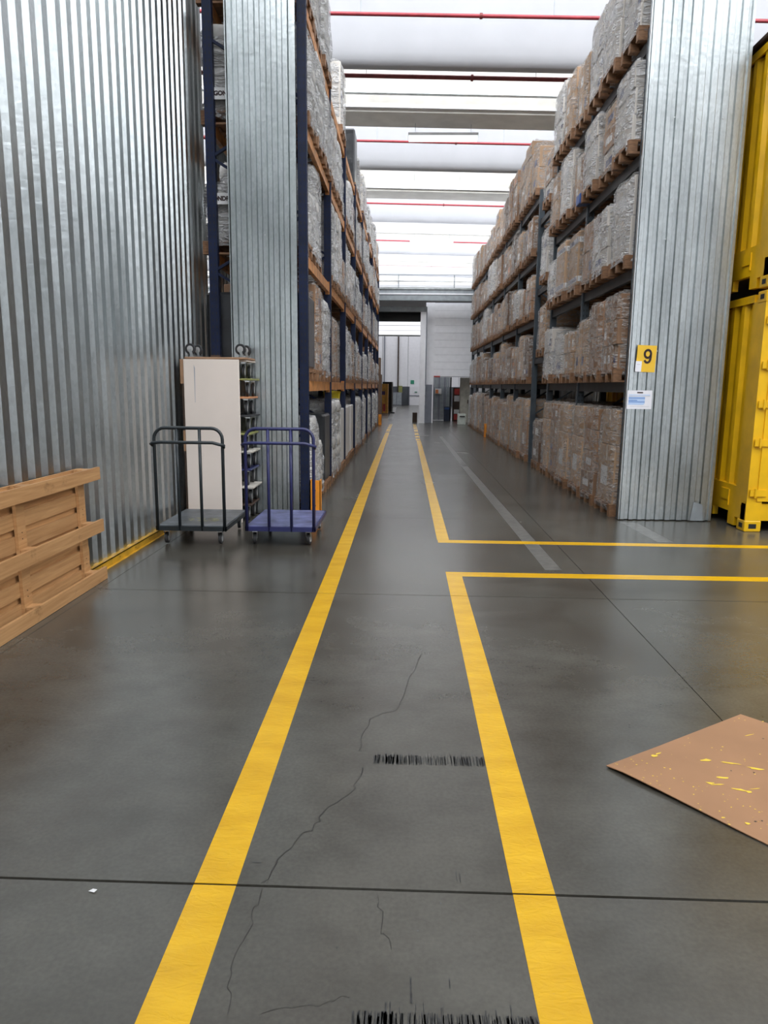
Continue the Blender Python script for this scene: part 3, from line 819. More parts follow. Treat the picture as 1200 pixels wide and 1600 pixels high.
LOOK = {'brown': 'brown filmed cartons', 'tan': 'tan filmed cartons', 'white': 'white filmed cartons', 'mixed': 'mixed filmed cartons', 'dark': 'dark filmed cartons',
        'bigbox': 'two large cartons', 'banded': 'box with printed bands', 'sacks': 'pale filmed sacks', 'black': 'black wrapped crate', 'plainwhite': 'plain white box on pallet'}
def weld(parts, m='carton_brown'):
    b = MB()
    for p in parts:
        me, loc = p[1], p[2]; rz = p[3] if len(p) > 3 else (0, 0, 0)
        mw = Matrix.Translation(loc) @ Matrix.Rotation(rz[2], 4, 'Z') @ Matrix.Rotation(rz[0], 4, 'X')
        vs = [tuple(mw @ v.co) for v in me.vertices]; o = len(b.v); b.v += vs
        for p_ in me.polygons:
            b.f.append(tuple(o + k for k in p_.vertices)); b.m.append(b.mi(me.materials[p_.material_index].name))
    return b.mesh('cargo', None)
def make_load(kind, h, seed, tier):
    e = bpy.data.objects.new('pallet_load', None); C.objects.link(e); e['category'] = 'pallet load'
    if tier == 1:
        pl = link('pallet', PALLET_BASE, e)
        for nme, me, loc in PP: link(nme, me, pl, loc)
    else: link('pallet', PALLET_MESH, e)
    rc = recipe(kind, h, seed)
    if tier <= 2:
        for p in rc:
            o = link(p[0], p[1], e, p[2])
            if len(p) > 3: o.rotation_euler = p[3]
    else: link('cargo', weld(rc), e)
    if kind not in ('black',) and not (kind == 'plainwhite'):
        fm = 'milky_film' if kind in ('white', 'sacks') else 'clear_film'
        link('stretch_film', film_shell(h, seed, .012 if kind != 'sacks' else .026).mesh('stretch_film', fm, False), e)
    return e
PROTO = {}
def put_load(kind, hh, var, tier, x, y, z, side, label, group, rng, sy=1.0, sz=1.0):
    key = (kind, hh, var, tier)
    face = 0 if side < 0 else math.pi
    if key not in PROTO:
        seed = sum(ord(c) for c in kind) * 31 + int(hh * 100) * 7 + var
        o = make_load(kind, hh, seed, tier); PROTO[key] = o
    else: o = copy_tree(PROTO[key])
    o.location = (x, y, z); o.rotation_euler = (0, 0, face + rng.uniform(-.015, .015)); o.scale = (1, sy, sz)
    o['label'] = label; o['group'] = group
    return o
ORD = 'zero first second third fourth fifth sixth seventh eighth ninth tenth eleventh twelfth thirteenth fourteenth fifteenth sixteenth seventeenth eighteenth nineteenth twentieth twenty-first twenty-second twenty-third twenty-fourth twenty-fifth twenty-sixth twenty-seventh twenty-eighth twenty-ninth thirtieth'.split()
LEV = ['the floor', 'the first beams', 'the second beams', 'the third beams', 'the top beams']

# ------------------------------------------------------------------ racks
def upright(parent, x, y, H, m, face):
    b = MB(); w_, d_ = .10, .08
    b.box(x - w_ / 2, x + w_ / 2, y - d_ / 2, y + d_ / 2, 0.006, H); b.box(x - .055, x + .055, y - .06, y + .06, 0, .006)
    if y < 12:
        z = .1
        while z < H - .05:
            for q in (-.022, .022): b.box(x + q - .005, x + q + .005, y - d_ / 2 - .0012, y - d_ / 2, z, z + .028, 'dark_gap')
            fx = x + face * w_ / 2
            b.box(min(fx, fx + face * .0012), max(fx, fx + face * .0012), y - .006, y + .006, z, z + .028, 'dark_gap')
            z += .075
    return b.build('upright', m, parent)
def rack(name_label, cat, xf, xr, ysf, levels, H, mp, mb, bh_, face):
    t = thing('pallet_rack', name_label, cat, (0, 0, 0))
    for y in ysf:
        u = upright(t, xf, y, H, mp, face); v = upright(t, xr, y, H, mp, face)
        z = .35; s = 0
        while z + .62 < H:
            a, b = (xf, xr) if s % 2 else (xr, xf)
            MB().bar((a, y, z), (b, y, z + .6), .028, .04, up=(0, 1, 0)).build('brace', mp, u)
            z += .6; s += 1
    return t
def beams(t, xf, xr, y0, y1, levels, m, bh_):
    for z in levels:
        for x in (xf, xr):
            s = 1 if x == xf else -1
            MB().box(x - .026, x + .026, y0 + .041, y1 - .041, z, z + bh_).build('beam', m, t)
            for yy in (y0 + .043, y1 - .043):
                MB().box(x - .030, x + .030, yy - .006, yy + .006, z - .03, z + bh_ + .03).build('beam_bracket', m, t)

LX, LXR = -1.19, -2.20
LY = [8.44 + 2.5 * k for k in range(9)]
Llev = [1.425, 2.83, 4.20, 5.42]
lr = rack('long blue rack with orange beams beside the yellow line', 'rack', LX, LXR, LY, Llev, 5.6, 'blue_rack_paint', None, .12, 1)
for a, b in zip(LY[:-1], LY[1:]):
    beams(lr, LX, LXR, a, b, Llev, 'orange_beam_paint', .12)
RX, RXR = 2.52, 3.46
segs = [([8.42, 10.8, 13.1], [1.45, 2.70, 3.90, 5.03], 'nearest grey rack with dark beams behind the wide corrugated panel'),
        ([14.75, 17.15, 19.6, 22.1], [1.45, 2.70, 3.90, 5.03], 'middle grey rack with dark beams beyond the passage'),
        ([22.22, 24.5, 26.7, 28.8], [1.45, 2.70, 3.90, 5.03], 'farthest grey rack with dark beams before the white wall')]
rks = []
for ysf, lv, lb in segs:
    t = rack(lb, 'rack', RX, RXR, ysf, lv, 5.22, 'grey_rack_paint', None, .12, -1)
    for a, b in zip(ysf[:-1], ysf[1:]): beams(t, RX, RXR, a, b, lv, 'dark_beam_paint', .12)
    rks.append(t)
beams(rks[0], RX, RXR, 13.1, 14.70, [1.95, 3.25, 4.55], 'dark_beam_paint', .10)
# guards
def guard(x, y, label):
    t = thing('post_guard', label, 'post guard', (x, y, 0))
    g_ = MB(); g_.box(-.06, .06, -.07, -.062, 0, .40); g_.box(-.06, -.052, -.07, .07, 0, .40); g_.box(.052, .06, -.07, .07, 0, .40); g_.box(-.065, .065, -.08, .08, 0, .008)
    g_.build('shield', 'guard_orange', t)
    bo = MB()
    for z in (.1, .28): bo.lathe([(-.004, .009), (0, .009)], 'y', 8, (0, -.070, z))
    bo.build('bolt', 'dark_brown', t)
guard(-1.065, 8.44, 'orange steel guard at the first blue rack post')
guard(-1.06, 28.42, 'small orange guard at the far end of the blue rack')
guard(2.40, 22.15, 'orange steel guard at a grey rack post')

rng = random.Random(11)
HH = [.75, .85, .95]
# right side loads
plan_near = {  # (level, idx): (kind, height)
    (0, 0): ('bigbox', 1.10), (0, 1): ('brown', 1.10), (0, 2): ('bigbox', 1.10), (0, 3): ('bigbox', 1.10), (0, 4): ('brown', 1.10), (0, 5): ('tan', 1.10),
    (1, 0): ('brown', .85), (1, 1): ('brown', .85), (1, 2): ('tan', .70), (1, 3): ('tan', .60), (1, 4): ('white', .60), (1, 5): ('white', .75),
    (2, 0): ('white', .85), (2, 1): ('white', .70), (2, 2): ('brown', .75), (2, 3): ('banded', .75), (2, 4): ('banded', .75), (2, 5): ('white', .60),
    (3, 0): ('white', .80), (3, 1): ('mixed', .75), (3, 2): ('white', .80), (3, 3): ('mixed', .60), (3, 4): ('white', .85), (3, 5): ('tan', .75),
    (4, 0): ('white', .95), (4, 1): ('white', .85), (4, 2): ('white', .95), (4, 3): ('tan', .75), (4, 4): ('tan', .85), (4, 5): ('white', .95)}
kindsR = ['brown', 'brown', 'mixed', 'mixed', 'tan', 'white', 'bigbox', 'tan', 'brown', 'dark']
def fill(side, x, bays, levels, gname, rackword, kinds, plan, pitch_h, startidx=None):
    for lv in range(5):
        zb = 0 if lv == 0 else levels[lv - 1] + .12
        idx = 0
        for (a, b) in bays:
            n = 3; wy = (b - a - .10) / n
            for k in range(n):
                y = a + .05 + wy * (k + .5)
                if (lv, idx) in plan: kind, h = plan[(lv, idx)]
                else:
                    kind = rng.choice(kinds[lv] if isinstance(kinds, dict) else kinds)
                    h = rng.choice((.60, .75, .85)) if lv in (1, 2, 3) else (1.10 if lv == 0 else rng.choice((.75, .85, 1.05)))
                idx += 1
                if kind is None: continue
                tier = 1 if y < 13.2 else (2 if y < 19.5 else 3)
                var = rng.randrange(3 if tier > 1 else 2)
                lab = f"{LOOK[kind]}, {ORD[idx]} pallet along {LEV[lv]} of the {rackword}"
                put_load(kind, h, var, tier, x + rng.uniform(-.035, .02) * (1 if side > 0 else -1), y, zb, side, lab, f'pallet loads on {LEV[lv]} of the {gname}', rng, min(1.0, (wy - .03) / .84) * rng.uniform(.93, 1.0), 1.0 if (lv, idx - 1) in plan else rng.uniform(.86, 1.05))
Rb = [(8.42, 10.8), (10.8, 13.1)]
fill(1, 2.985, Rb, segs[0][1], 'nearest grey rack', 'nearest grey rack', kindsR, plan_near, 1)
fill(1, 2.985, [(14.75, 17.15), (17.15, 19.6), (19.6, 22.1)], segs[1][1], 'middle grey rack', 'middle grey rack', kindsR, {(1, 1): ('bigbox', .85), (0, 0): ('bigbox', 1.10), (0, 1): ('bigbox', 1.10)}, 1)
fill(1, 2.985, [(22.22, 24.5), (24.5, 26.7), (26.7, 28.8)], segs[2][1], 'farthest grey rack', 'farthest grey rack', kindsR, {}, 1)
for z, k in ((0, 'dark'), (2.05, 'tan'), (3.35, 'white'), (4.65, 'mixed')):
    put_load(k, .75, 0, 2, 2.985, 13.6, z, 1, f"{LOOK[k]} in the passage bay, {'on the floor' if z == 0 else ORD[round(z / 1.35)] + ' up'}", 'pallet loads in the passage bay', rng, .8)
# left side loads
kindsL = {0: ['sacks', 'plainwhite', 'sacks', 'white', 'plainwhite'], 1: ['sacks', 'brown', 'mixed', 'white', 'sacks'], 2: ['sacks', 'mixed', 'brown', 'sacks', 'white'], 3: ['sacks', 'mixed', 'sacks', 'white'], 4: ['sacks', 'white', 'white', 'tan', None]}
planL = {(0, 0): ('sacks', .95), (0, 1): ('sacks', .60), (0, 2): ('black', .95), (0, 3): ('sacks', 1.10), (0, 4): ('sacks', 1.10), (0, 5): ('plainwhite', .95), (0, 6): ('plainwhite', .95), (0, 7): ('plainwhite', .95), (0, 8): ('plainwhite', .95),
         (1, 0): ('black', .85), (1, 1): ('brown', 1.05), (1, 2): ('sacks', .95), (1, 3): ('brown', .85), (1, 4): ('brown', .85), (1, 5): (None, 0), (1, 6): ('white', .95), (1, 7): ('sacks', .85),
         (2, 0): ('sacks', .60), (2, 1): ('sacks', 1.05), (2, 2): (None, 0), (2, 3): ('sacks', 1.05), (2, 4): ('white', 1.05),
         (3, 0): ('sacks', .85), (3, 1): ('sacks', .95), (3, 2): ('sacks', .85), (3, 3): ('white', .85), (3, 4): ('sacks', .75),
         (4, 0): ('white', .95), (4, 1): ('white', .85), (4, 2): ('sacks', .85), (4, 3): (None, 0), (4, 4): (None, 0), (4, 5): ('white', .95), (4, 6): (None, 0), (4, 7): (None, 0), (4, 8): (None, 0), (4, 9): ('black', 1.05), (4, 10): ('sacks', .75), (4, 11): (None, 0), (4, 12): ('white', .85)}
fill(-1, -1.75, list(zip(LY[:-1], LY[1:])), Llev, 'blue rack', 'blue rack', kindsL, planL, 1)

# printed labels on the bales seen in the slit beside the narrow panel
def bale_label(body, x, z, y, wd, label):
    t = thing('printed_label', label, 'label', (x, y, z))
    MB().box(-wd / 2, wd / 2, -.002, .002, -.06, .06).build('backing', 'label_white', t)
    link('lettering', text_mesh(body, .062, 'ink', .0006, .004), t, (0, -.003, 0), rot=(math.radians(90), 0, 0))
bale_label('GONDRAND', -1.975, 4.61, 8.462, .37, 'white printed strip on bale, upper of two in the slit')
bale_label('GONDRAND', -2.06, 3.53, 8.462, .4, 'white printed strip on bale, lower of two in the slit')

# bucket and carton standing on the plain white boxes
bk = thing('yellow_bucket', 'yellow plastic bucket on top of a white box in the blue rack', 'bucket', (-1.35, 13.05, 1.10))
MB().lathe([(0, .12), (.26, .15), (.27, .158), (.28, .158)], 'z', 20).build('pail', 'bucket_yellow', bk)
MB().lathe([(.281, .155), (.30, .15)], 'z', 20).build('lid', 'bucket_yellow', bk)

# ------------------------------------------------------------------ made-up partition behind the grey racks, added to keep the gaps dark
dark_blocker = link('wall_right', None, None, kind='structure')
y = 13.75
while y < 30:
    link('sheet', me, dark_blocker, (3.77, y + sw, 0.045), rot=(0, 0, math.radians(-90))); y += sw + .004
for (n_, b_) in (('wall_left.001', MB().box(-22, -21.8, -12, 70, 0, 11.2)), ('wall_right.001', MB().box(25.8, 26, -12, 70, 0, 11.2)), ('wall_back', MB().box(-22, 26, -12, -11.8, 0, 11.2)), ('wall_front', MB().box(-22, 26, 69.8, 70, 0, 11.2))):
    b_.build(n_, 'outer_wall', kind='structure')

# unseen glazed doors, inferred and added to light surfaces facing the viewer
wn = link('added_window_1', None, None, kind='structure')
MB().box(-9, 9, -11.78, -11.72, .3, 5.2).build('glazing', 'added_door_glazing', wn)
for i in range(13): MB().box(-9.06 + i * 1.5, -8.94 + i * 1.5, -11.79, -11.64, 0, 5.3).build('mullion', 'steel_grey', wn)
for z in (.25, 1.9, 3.55, 5.2): MB().box(-9.06, 9.06, -11.79, -11.65, z - .05, z + .05).build('rail', 'steel_grey', wn)
# ------------------------------------------------------------------ ceiling
ce = link('ceiling', None, None, kind='structure')
XA, XB = -21.8, 25.8
ZL = 8.70
def zt(x, z): return z - CEIL_TILT * x
def prof_sweep(prof, m, name, xa=XA, xb=XB, close=True):
    b = MB(); n = len(prof)
    vs = [(xa, y, zt(xa, z)) for y, z in prof] + [(xb, y, zt(xb, z)) for y, z in prof]
    fs = [(i, i + 1, n + i + 1, n + i) for i in range(n - 1)]
    if close: fs += [(n - 1, 0, n, 2 * n - 1), tuple(reversed(range(n))), tuple(range(n, 2 * n))]
    return b.raw(vs, fs).build(name, m, ce)
MB().raw([(XA, -12, zt(XA, 11.3)), (XB, -12, zt(XB, 11.3)), (XB, 70, zt(XB, 11.3)), (XA, 70, zt(XA, 11.3))], [(0, 1, 2, 3)]).build('roof_deck', 'ceiling_white', ce)
pipes = []
for k in range(-3, 6):
    Yk = 18.2 + 8 * k
    face = [(.30, ZL + .16), (.16, ZL + .03), (0.02, ZL), (-.08, ZL + .04), (-.16, ZL + .13), (-.21, ZL + .28), (-.25, ZL + .5), (-.30, ZL + .9), (-.36, ZL + 1.4), (-.42, ZL + 1.95)]
    back = [(-.30, ZL + 1.95), (-.12, ZL + 1.1), (0, ZL + .5), (.26, ZL + .26)]
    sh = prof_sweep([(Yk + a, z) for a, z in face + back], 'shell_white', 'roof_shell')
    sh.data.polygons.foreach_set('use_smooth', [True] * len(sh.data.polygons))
    wing = [(2.75, ZL + .02), (2.75, ZL + .10), (2.68, ZL + .16), (1.9, ZL + 1.7), (2.0, ZL + 1.75), (2.95, ZL + .22), (3.75, ZL + .22), (4.3, ZL + 1.75), (4.4, ZL + 1.7), (3.97, ZL + .16), (3.9, ZL + .10), (3.9, ZL + .02)]
    wbm = prof_sweep([(Yk + a, z) for a, z in wing], 'beam_concrete', 'wing_beam')
    for q in (2.70, 3.95):
        prof_sweep([(Yk + q - .05, ZL + .10), (Yk + q + .05, ZL + .10), (Yk + q + .05, ZL + .16), (Yk + q - .05, ZL + .16)], 'ceiling_white', 'beam_lip')
    for a0, z0, a1, z1 in ((-3.35, 9.75, -2.3, 11.05), (.35, 9.35, .95, 11.05)):   # north-light glazing, leaning back, with an opaque back
        MB().raw([(XA, Yk + a0, zt(XA, z0)), (XB, Yk + a0, zt(XB, z0)), (XB, Yk + a1, zt(XB, z1)), (XA, Yk + a1, zt(XA, z1))], [(0, 1, 2, 3)]).build('skylight', 'skylight_glazing', ce)
        prof_sweep([(Yk + a0 - .06, z0 + .02), (Yk + a1 - .06, z1 + .02), (Yk + a1 - .12, z1 + .06), (Yk + a0 - .12, z0 + .06)], 'shell_white', 'skylight_back')
    if k >= 0:
        sm = MB()
        for x in range(-20, 25, 3):
            sm.bar((x + 1.4, Yk + 1.92, zt(x, ZL + 1.68)), (x + 1.4, Yk + 2.68, zt(x, ZL + .17)), .012, .012)
        sm.build('joint', 'seam_grey', ce)
def pipe(y, z, r, m, label):
    t = thing('sprinkler_pipe', label, 'pipe', (0, 0, 0))
    MB().tube([(-12, y, zt(-12, z)), (14, y, zt(14, z))], r, 10).build('pipe_run', m, t, smooth=True)
    cl = MB().lathe([(-.03, r * 1.5), (.03, r * 1.5)], 'x', 12)
    me_ = cl.mesh('coupling', 'pipe_dark_red'); rod = MB().tube([(0, 0, 0), (0, 0, .55)], .008, 6).mesh('hanger_rod', 'steel_grey')
    for x in range(-11, 14, 4):
        link('coupling', me_, t, (x + .4, y, zt(x + .4, z))); link('hanger_rod', rod, t, (x + 1.9, y, zt(x + 1.9, z)))
lbs = ['nearest red sprinkler pipe under the white ceiling', 'second red sprinkler pipe, just past the first fluorescent lamp', 'third red sprinkler pipe from the viewer', 'fourth red sprinkler pipe from the viewer', 'fifth and farthest red sprinkler pipe']
for i, lb in enumerate(lbs): pipe(16.6 + 7.95 * i, 9.1, .038, 'pipe_red', lb)
pipe(18.62, 8.70, .05, 'pipe_dark_red', 'dark red pipe hugging the edge of the first roof shell')
tr_ = thing('cable_tray', 'long galvanised cable tray hanging under the ceiling', 'cable tray', (0, 0, 0))
MB().raw([(-12, 20.2, zt(-12, 8.92)), (14, 20.2, zt(14, 8.92)), (14, 20.35, zt(14, 8.92)), (-12, 20.35, zt(-12, 8.92)), (-12, 20.2, zt(-12, 9.0)), (14, 20.2, zt(14, 9.0)), (14, 20.35, zt(14, 9.0)), (-12, 20.35, zt(-12, 9.0))],
         [(0, 3, 2, 1), (0, 1, 5, 4), (2, 3, 7, 6), (4, 5, 6, 7)]).build('tray', 'tray_zinc', tr_)
rd = MB().tube([(0, 0, 0), (0, 0, 1.3)], .012, 6).mesh('hanger_rod', 'seam_grey')
for x in (-9, -5.6, -2.1, 1.3, 4.7, 8): link('hanger_rod', rd, tr_, (x, 20.27, zt(x, 8.98)))
for i, (x0, x1, y, z, lb) in enumerate([(-.10, 1.85, 21.75, 8.36, 'nearest fluorescent lamp under the ceiling'), (-.08, 1.90, 26.8, 8.42, 'second fluorescent lamp from the viewer'), (0, 2.1, 36.9, 8.42, 'third fluorescent lamp from the viewer'), (-2.4, -.4, 42.0, 8.5, 'fourth, leftmost fluorescent lamp near the blue rack top')]):
    t = thing('fluorescent_lamp', lb.replace(', leftmost', ' and farthest'), 'lamp', (x0, y, z)); L = x1 - x0
    MB().raw([(0, -.16, 0), (L, -.16, 0), (L, -.10, .09), (0, -.10, .09), (0, .16, 0), (L, .16, 0), (L, .10, .09), (0, .10, .09)], [(0, 1, 2, 3), (4, 7, 6, 5), (3, 2, 6, 7), (0, 3, 7, 4), (1, 5, 6, 2), (0, 4, 5, 1)]).build('housing', 'ceiling_white', t)
    MB().raw([(.02, -.15, -.002), (L - .02, -.15, -.002), (L - .02, .15, -.002), (.02, .15, -.002), (.02, -.09, -.10), (L - .02, -.09, -.10), (L - .02, .09, -.10), (.02, .09, -.10)], [(0, 3, 2, 1), (4, 5, 6, 7), (0, 1, 5, 4), (2, 3, 7, 6), (0, 4, 7, 3), (1, 2, 6, 5)]).build('diffuser', 'tube_light', t)
    for q in (.2, L - .2): MB().tube([(q, 0, .11), (q, 0, .8)], .006, 6).build('hanger_rod', 'steel_grey', t)

# ------------------------------------------------------------------ far end: white wall, portal, far hall
YW = 30.2
wf = link('wall_end', None, None, kind='structure')
hb_ = MB()
for i in range(10):
    z0 = 1.90 + i * .29
    MB().box(1.06, 12, YW + .004 * (i % 2), YW + .12, z0, z0 + .282).build('panel', 'wall_white', wf)
MB().box(1.06, 12, YW + .03, YW + .10, 1.88, 4.82).build('backing', 'seam_grey', wf)
MB().box(.70, 1.06, YW, YW + .12, 1.56, 4.82).build('panel', 'wall_white', wf)
MB().box(.72, 1.03, YW, YW + .12, 0, 1.56).build('panel', 'wall_grey', wf)
MB().box(1.0, 1.05, YW - .02, YW + .14, 0, 1.9).build('door_jamb', 'wall_white', wf)
MB().box(2.9, 12, YW, YW + .12, 0, 1.88).build('panel', 'wall_white', wf)
MB().box(-14, -3.2, YW, YW + .12, 0, 4.82).build('panel', 'wall_white', wf)
pt = thing('portal_frame', 'white steel doorway frame at the end of the aisle', 'door frame', (0, YW - .25, 0))
MB().box(.48, .70, -.1, .1, 0, 4.42).build('post', 'wall_white', pt)
MB().box(.70, .74, -.1, .1, 1.5, 4.42).build('post_edge', 'wall_grey', pt)
MB().box(-3.2, .74, -.1, .1, 4.42, 4.62).build('lintel', 'steel_grey', pt)
MB().box(-3.2, .48, .12, .5, 4.08, 4.42).build('shutter_box', 'dark_gap', pt)
MB().box(-3.4, -3.2, -.1, .1, 0, 4.62).build('post', 'wall_white', pt)
gw = thing('gantry_walkway', 'grey steel walkway beam with railing across the end of the aisle', 'walkway', (0, YW - .75, 0))
MB().box(-10, 12, -.13, .13, 4.80, 5.02).build('lower_beam', 'steel_grey', gw)
MB().box(-10, 12, -.15, .15, 5.02, 5.07).build('flange', 'wall_white', gw)
MB().box(-10, 12, -.12, .12, 5.07, 5.22).build('upper_beam', 'steel_grey', gw)
MB().box(-10, 12, -.15, .15, 5.22, 5.27).build('deck', 'tray_zinc', gw)
for x in (-8.1, -6, -3.85, -1.72, .18 - .6, 1.75, 3.9, 6, 8.1):
    MB().box(x - .02, x + .02, -.15, -.11, 5.27, 5.78).build('railing_post', 'steel_grey', gw)
for z in (5.52, 5.76): MB().tube([(-10, -.13, z), (12, -.13, z)], .013, 6).build('railing_bar', 'steel_grey', gw)
# far hall beyond the portal
fw = link('wall_far', None, None, kind='structure')
MB().box(-10, 12, 58, 58.2, 0, 1.45).build('wainscot', 'wall_dark', fw)
for i in range(11):
    MB().box(-10 + i * 2 + .02, -8 + i * 2 - .02, 58, 58.2, 1.45, 5.3).build('panel', 'wall_white', fw)
MB().box(-.82, -.72, 57.9, 58, .6, 5.3).build('downpipe', 'dark_brown', fw); MB().box(-1.9, -1.82, 57.9, 58, 1.45, 5.3).build('downpipe', 'wall_grey', fw)
cf = link('ceiling.001', None, None, kind='structure')
MB().box(-10, 12, 31.0, 58.2, 5.5, 5.6).build('roof_slab', 'ceiling_white', cf)
for i, y in enumerate((41, 45.5, 50, 54.5)):
    MB().box(-10, 12, y + .4, y + 4.0, 5.46, 5.49).build('light_panel', 'far_hall_glazing', cf)
MB().box(-10, -9.8, 31, 58, 0, 5.5).build('wall_left.002', 'wall_white', kind='structure'); MB().box(11.8, 12, 31, 58, 0, 5.5).build('wall_right.002', 'wall_white', kind='structure')
d_ = MB().box(.10, 1.5, 57.8, 57.9, 0, 1.45).build('door_1', 'wall_white', kind='structure')
MB().box(.10, 1.5, 57.76, 57.8, .72, .78).build('groove', 'wall_grey', d_); MB().box(.10, .16, 57.76, 57.8, 0, 1.45).build('groove', 'wall_grey', d_)
MB().box(.55, .75, 57.7, 57.76, 1.0, 1.06).build('handle', 'exit_green', d_)
def far_box(name, cat, label, x0, x1, y, d, z0, z1, m, extra=()):
    t = thing(name, label, cat, ((x0 + x1) / 2, y, z0))
    MB().bbox(x0 - (x0 + x1) / 2, x1 - (x0 + x1) / 2, 0, d, 0, z1 - z0, .01).build('body', m, t)
    for (n_, a, b, c, e, mm) in extra: MB().box(a, b, -.03, 0, c, e).build(n_, mm, t)
    return t
far_box('orange_machine', 'machine', 'tall orange cabinet machine beyond the blue rack', -1.60, -1.08, 40.5, .8, 0, 1.60, 'machine_orange', [('display', -.13, .10, 1.0, 1.2, 'dark_purple'), ('hose', -.2, -.05, .05, .6, 'red_plastic'), ('hose', .0, .12, .1, .5, 'red_plastic')])
far_box('dark_cabinet', 'cabinet', 'black cabinet beside the orange machine', -1.45, -.88, 42.5, .6, 0, 1.72, 'dark_gap', [('side_panel', .25, .32, 0, 1.7, 'steel_grey')])
far_box('grey_cabinet', 'cabinet', 'low grey cabinet against the far dark wainscot', -1.25, -.45, 56.8, .6, 0, 1.0, 'wall_grey', [('door', -.38, -.02, .05, .95, 'steel_grey'), ('door', .02, .38, .05, .95, 'steel_grey')])
far_box('control_box', 'box', 'small yellow-green box on the far wall', -.72, -.42, 57.8, .1, .95, 1.5, 'green_board')
far_box('exit_sign', 'sign', 'small green safety sign on the far wall above the door', .22, .50, 57.95, .05, 1.65, 1.95, 'exit_green')
st = MB()
for i in range(6): st.box(-.5, .5, 0, .8, i * .15 + .10, i * .15 + .13); st.box(-.5, .5, 0, .8, i * .15, i * .15 + .02); [st.box(q - .06, q + .06, 0, .8, i * .15 + .02, i * .15 + .10) for q in (-.42, 0, .42)]
stt = thing('crate_stack', 'dark wooden crates reaching high at the end of the blue rack', 'crate', (-1.75, 33.5, 0))
MB().bbox(-.5, .55, 0, .8, 0, 2.0, .01).build('crate', 'carton_dark', stt); MB().bbox(-.5, .5, 0, .8, 2.01, 2.75, .01).build('crate', 'carton_dark', stt)
pk = thing('pallet_stack', 'orange-brown pallets stacked on the dark crates', 'pallet', (-1.75, 33.5, 2.76))
for i in range(6):
    link('pallet', PALLET_MESH, pk, (0, .42, i * .146), rot=(0, 0, math.radians(90)), scale=(.65, .8, 1))
far_box('floor_pad', 'mat', 'small black pad on the floor by the orange machine', -1.05, -.7, 40.2, .3, 0, .06, 'rubber')
far_box('wooden_box', 'box', 'small brown box at the foot of the doorway frame', .22, .42, 30.6, .3, 0, .4, 'dark_brown')
# through the small doorway
cu = thing('strip_curtain', 'grey strip curtain seen through the low doorway', 'curtain', (1.1, 32.6, 0))
for i in range(9): MB().box(i * .085, i * .085 + .078, -.01 * (i % 2), .012, .02, 1.9).build('strip', 'steel_grey' if i % 3 else 'wall_grey', cu)
far_box('notice_board', 'notice', 'orange and white notice on the strip curtain', 1.22, 1.5, 32.52, .03, 1.15, 1.4, 'label_white', [('print', -.12, .0, .04, .2, 'label_orange')])
far_box('dark_post', 'post', 'thin black post beside the strip curtain', 1.88, 1.94, 32.6, .1, 0, 1.9, 'dark_gap')
far_box('blue_bin', 'bin', 'dark blue round-topped bin in the low doorway', 1.62, 1.86, 32.2, .3, 0, .62, 'bin_blue', [('lid', -.1, .1, .5, .58, 'crate_blue')])
far_box('vending_machine', 'machine', 'red and white machine with dark frame in the low doorway', 2.0, 2.42, 32.2, .5, 0, 1.45, 'dark_brown', [('front_panel', -.16, .1, .85, 1.1, 'label_white'), ('base_panel', -.16, .1, .32, .5, 'label_white'), ('red_panel', -.16, .1, .05, .3, 'red_plastic'), ('top_panel', -.16, .16, 1.15, 1.4, 'red_plastic')])
far_box('beige_cupboard', 'cupboard', 'beige upright cupboard at the edge of the low doorway', 2.22, 2.62, 30.9, .5, 0, 1.87, 'beige_panel', [('handle', .1, .14, .8, .95, 'dark_brown')])
far_box('waste_bin', 'bin', 'white waste bin standing below the beige cupboard', 2.02, 2.34, 29.2, .3, 0, .42, 'bin_white', [('flap', -.08, .12, .3, .34, 'dark_gap')])
far_box('red_lintel_light', 'lamp', 'small red strip at the corner above the low doorway', 1.06, 1.32, YW - .06, .05, 1.86, 1.92, 'red_plastic')

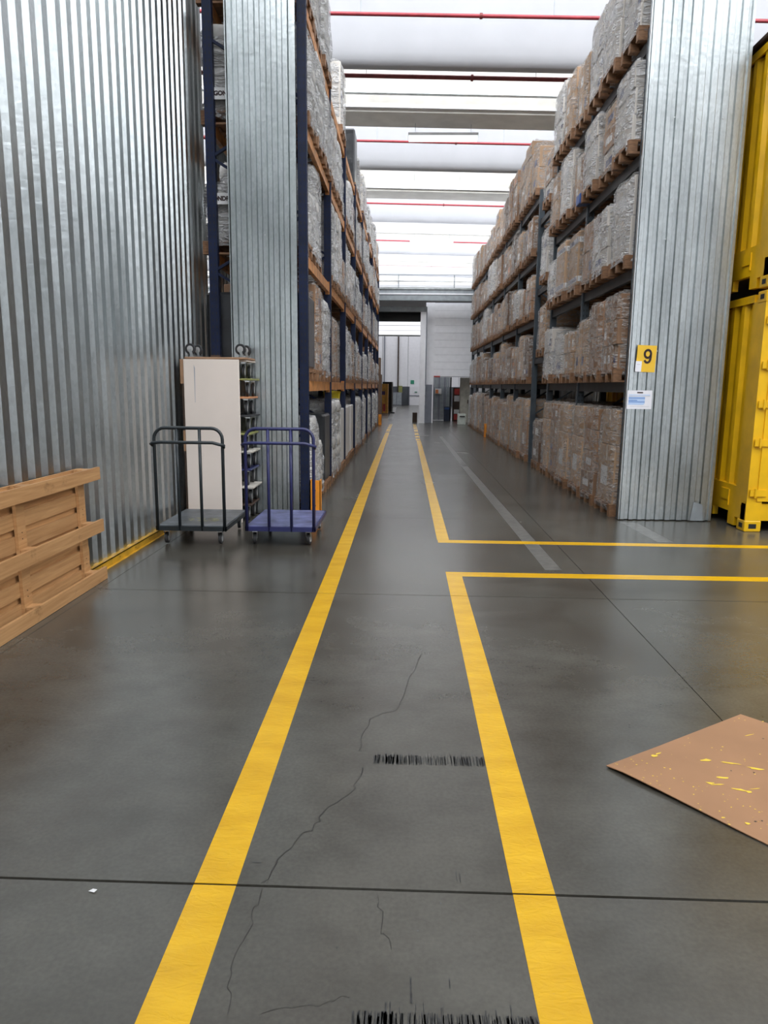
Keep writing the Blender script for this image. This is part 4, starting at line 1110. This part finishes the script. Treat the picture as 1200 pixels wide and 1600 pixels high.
# ------------------------------------------------------------------ brown board on the floor with yellow splashes
def board():
    P = [Vector((0.82, 2.71, 0)), Vector((1.58, 3.22, 0)), Vector((2.15, 2.62, 0)), Vector((1.40, 2.02, 0))]
    t = thing('cardboard_sheet', 'brown cardboard sheet with yellow paint splashes lying on the floor', 'cardboard', (0.82, 2.71, 0))
    n = 12; vs = []; fs = []; r = random.Random(2)
    def pt(u, v):
        p = P[0] * (1 - u) * (1 - v) + P[1] * u * (1 - v) + P[2] * u * v + P[3] * (1 - u) * v
        lift = .0025 + .010 * max(0, 1 - u * 3.0) * (.5 + .5 * math.sin(v * 5 + 1)) * (1 if v > .03 else .4)
        return Vector((p.x - .82, p.y - 2.71, lift))
    for top in (0, 1):
        for i in range(n + 1):
            for j in range(n + 1):
                p = pt(i / n, j / n); vs.append((p.x, p.y, p.z + (.003 if top else 0)))
    k = (n + 1) ** 2
    for i in range(n):
        for j in range(n):
            a = i * (n + 1) + j
            fs.append((a, a + n + 1, a + n + 2, a + 1)[::1]); fs.append((k + a, k + a + 1, k + a + n + 2, k + a + n + 1))
    for i in range(n):
        for (a, b) in (((i) * (n + 1), (i + 1) * (n + 1)), ((i + 1) * (n + 1) + n, i * (n + 1) + n), (i + 1, i), (n * (n + 1) + i, n * (n + 1) + i + 1)):
            fs.append((b, a, k + a, k + b))
    MB().raw(vs, fs).build('sheet', 'brown_paper', t)
    def blob(b, x, y, rx, ry, a, seed):
        q = random.Random(seed); m = 9; pp = []
        for i in range(m):
            th = 6.283 * i / m; s = q.uniform(.45, 1.1); X, Y_ = rx * s * math.cos(th), ry * s * math.sin(th)
            pp.append((x + X * math.cos(a) - Y_ * math.sin(a) - .82, y + X * math.sin(a) + Y_ * math.cos(a) - 2.71))
        z = .018
        # sit just above the sheet
        u = max(0, min(1, ((x - .82) * .76 + (y - 2.71) * .51) / .84)); 
        b.raw([(X, Y_, 0) for X, Y_ in pp], [tuple(range(m))]); 
        for i in range(len(b.v) - m, len(b.v)):
            X, Y_, _ = b.v[i]
            # invert the bilinear map approximately (parallelogram)
            e1 = P[1] - P[0]; e2 = P[3] - P[0]; det = e1.x * e2.y - e1.y * e2.x
            uu = (X * e2.y - Y_ * e2.x) / det; vv = (e1.x * Y_ - e1.y * X) / det
            b.v[i] = (X, Y_, pt(max(0, min(1, uu)), max(0, min(1, vv))).z + .0042)
    b = MB(); r = random.Random(9)
    for (x, y, rx, ry, a) in [(1.04, 2.80, .020, .010, .5), (1.065, 2.82, .02, .006, .6), (1.185, 2.60, .022, .011, -.2), (1.215, 2.592, .03, .005, .2), (1.255, 2.645, .034, .010, -.1), (1.28, 2.56, .035, .008, -.3), (1.31, 2.545, .015, .010, 0), (1.34, 2.57, .025, .003, .2),
                              (1.245, 2.78, .028, .010, .2), (1.33, 2.76, .05, .006, -.25), (1.42, 2.72, .04, .008, -.3), (1.49, 2.70, .03, .006, 0), (1.523, 3.01, .03, .003, .4), (1.21, 2.34, .012, .008, 0), (1.14, 2.37, .01, .005, 0)]:
        blob(b, x, y, rx, ry, a, r.random())
    for i in range(120):
        u, v = r.random(), r.random(); 
        if r.random() < .5: u = u * .2
        p = P[0] * (1 - u) * (1 - v) + P[1] * u * (1 - v) + P[2] * u * v + P[3] * (1 - u) * v
        s = r.uniform(.0012, .004); blob(b, p.x, p.y, s * 1.3, s, 0, r.random())
    o = b.build('paint_splash', 'yellow_splash', t); o['kind'] = 'stuff'
    b = MB()
    for (x, y) in [(1.395, 2.69), (1.31, 2.70), (1.27, 2.36), (1.245, 2.355), (1.57, 2.98)]: blob(b, x, y, .006, .004, 0, r.random())
    b.build('hole', 'worn_black', t)
board()
# blue crate sliver on the grey rack
far_box('blue_crate', 'crate', 'small blue plastic crate between pallets on the third beams of the nearest grey rack', 2.34, 2.50, 10.70, .22, 4.021, 4.16, 'crate_blue')
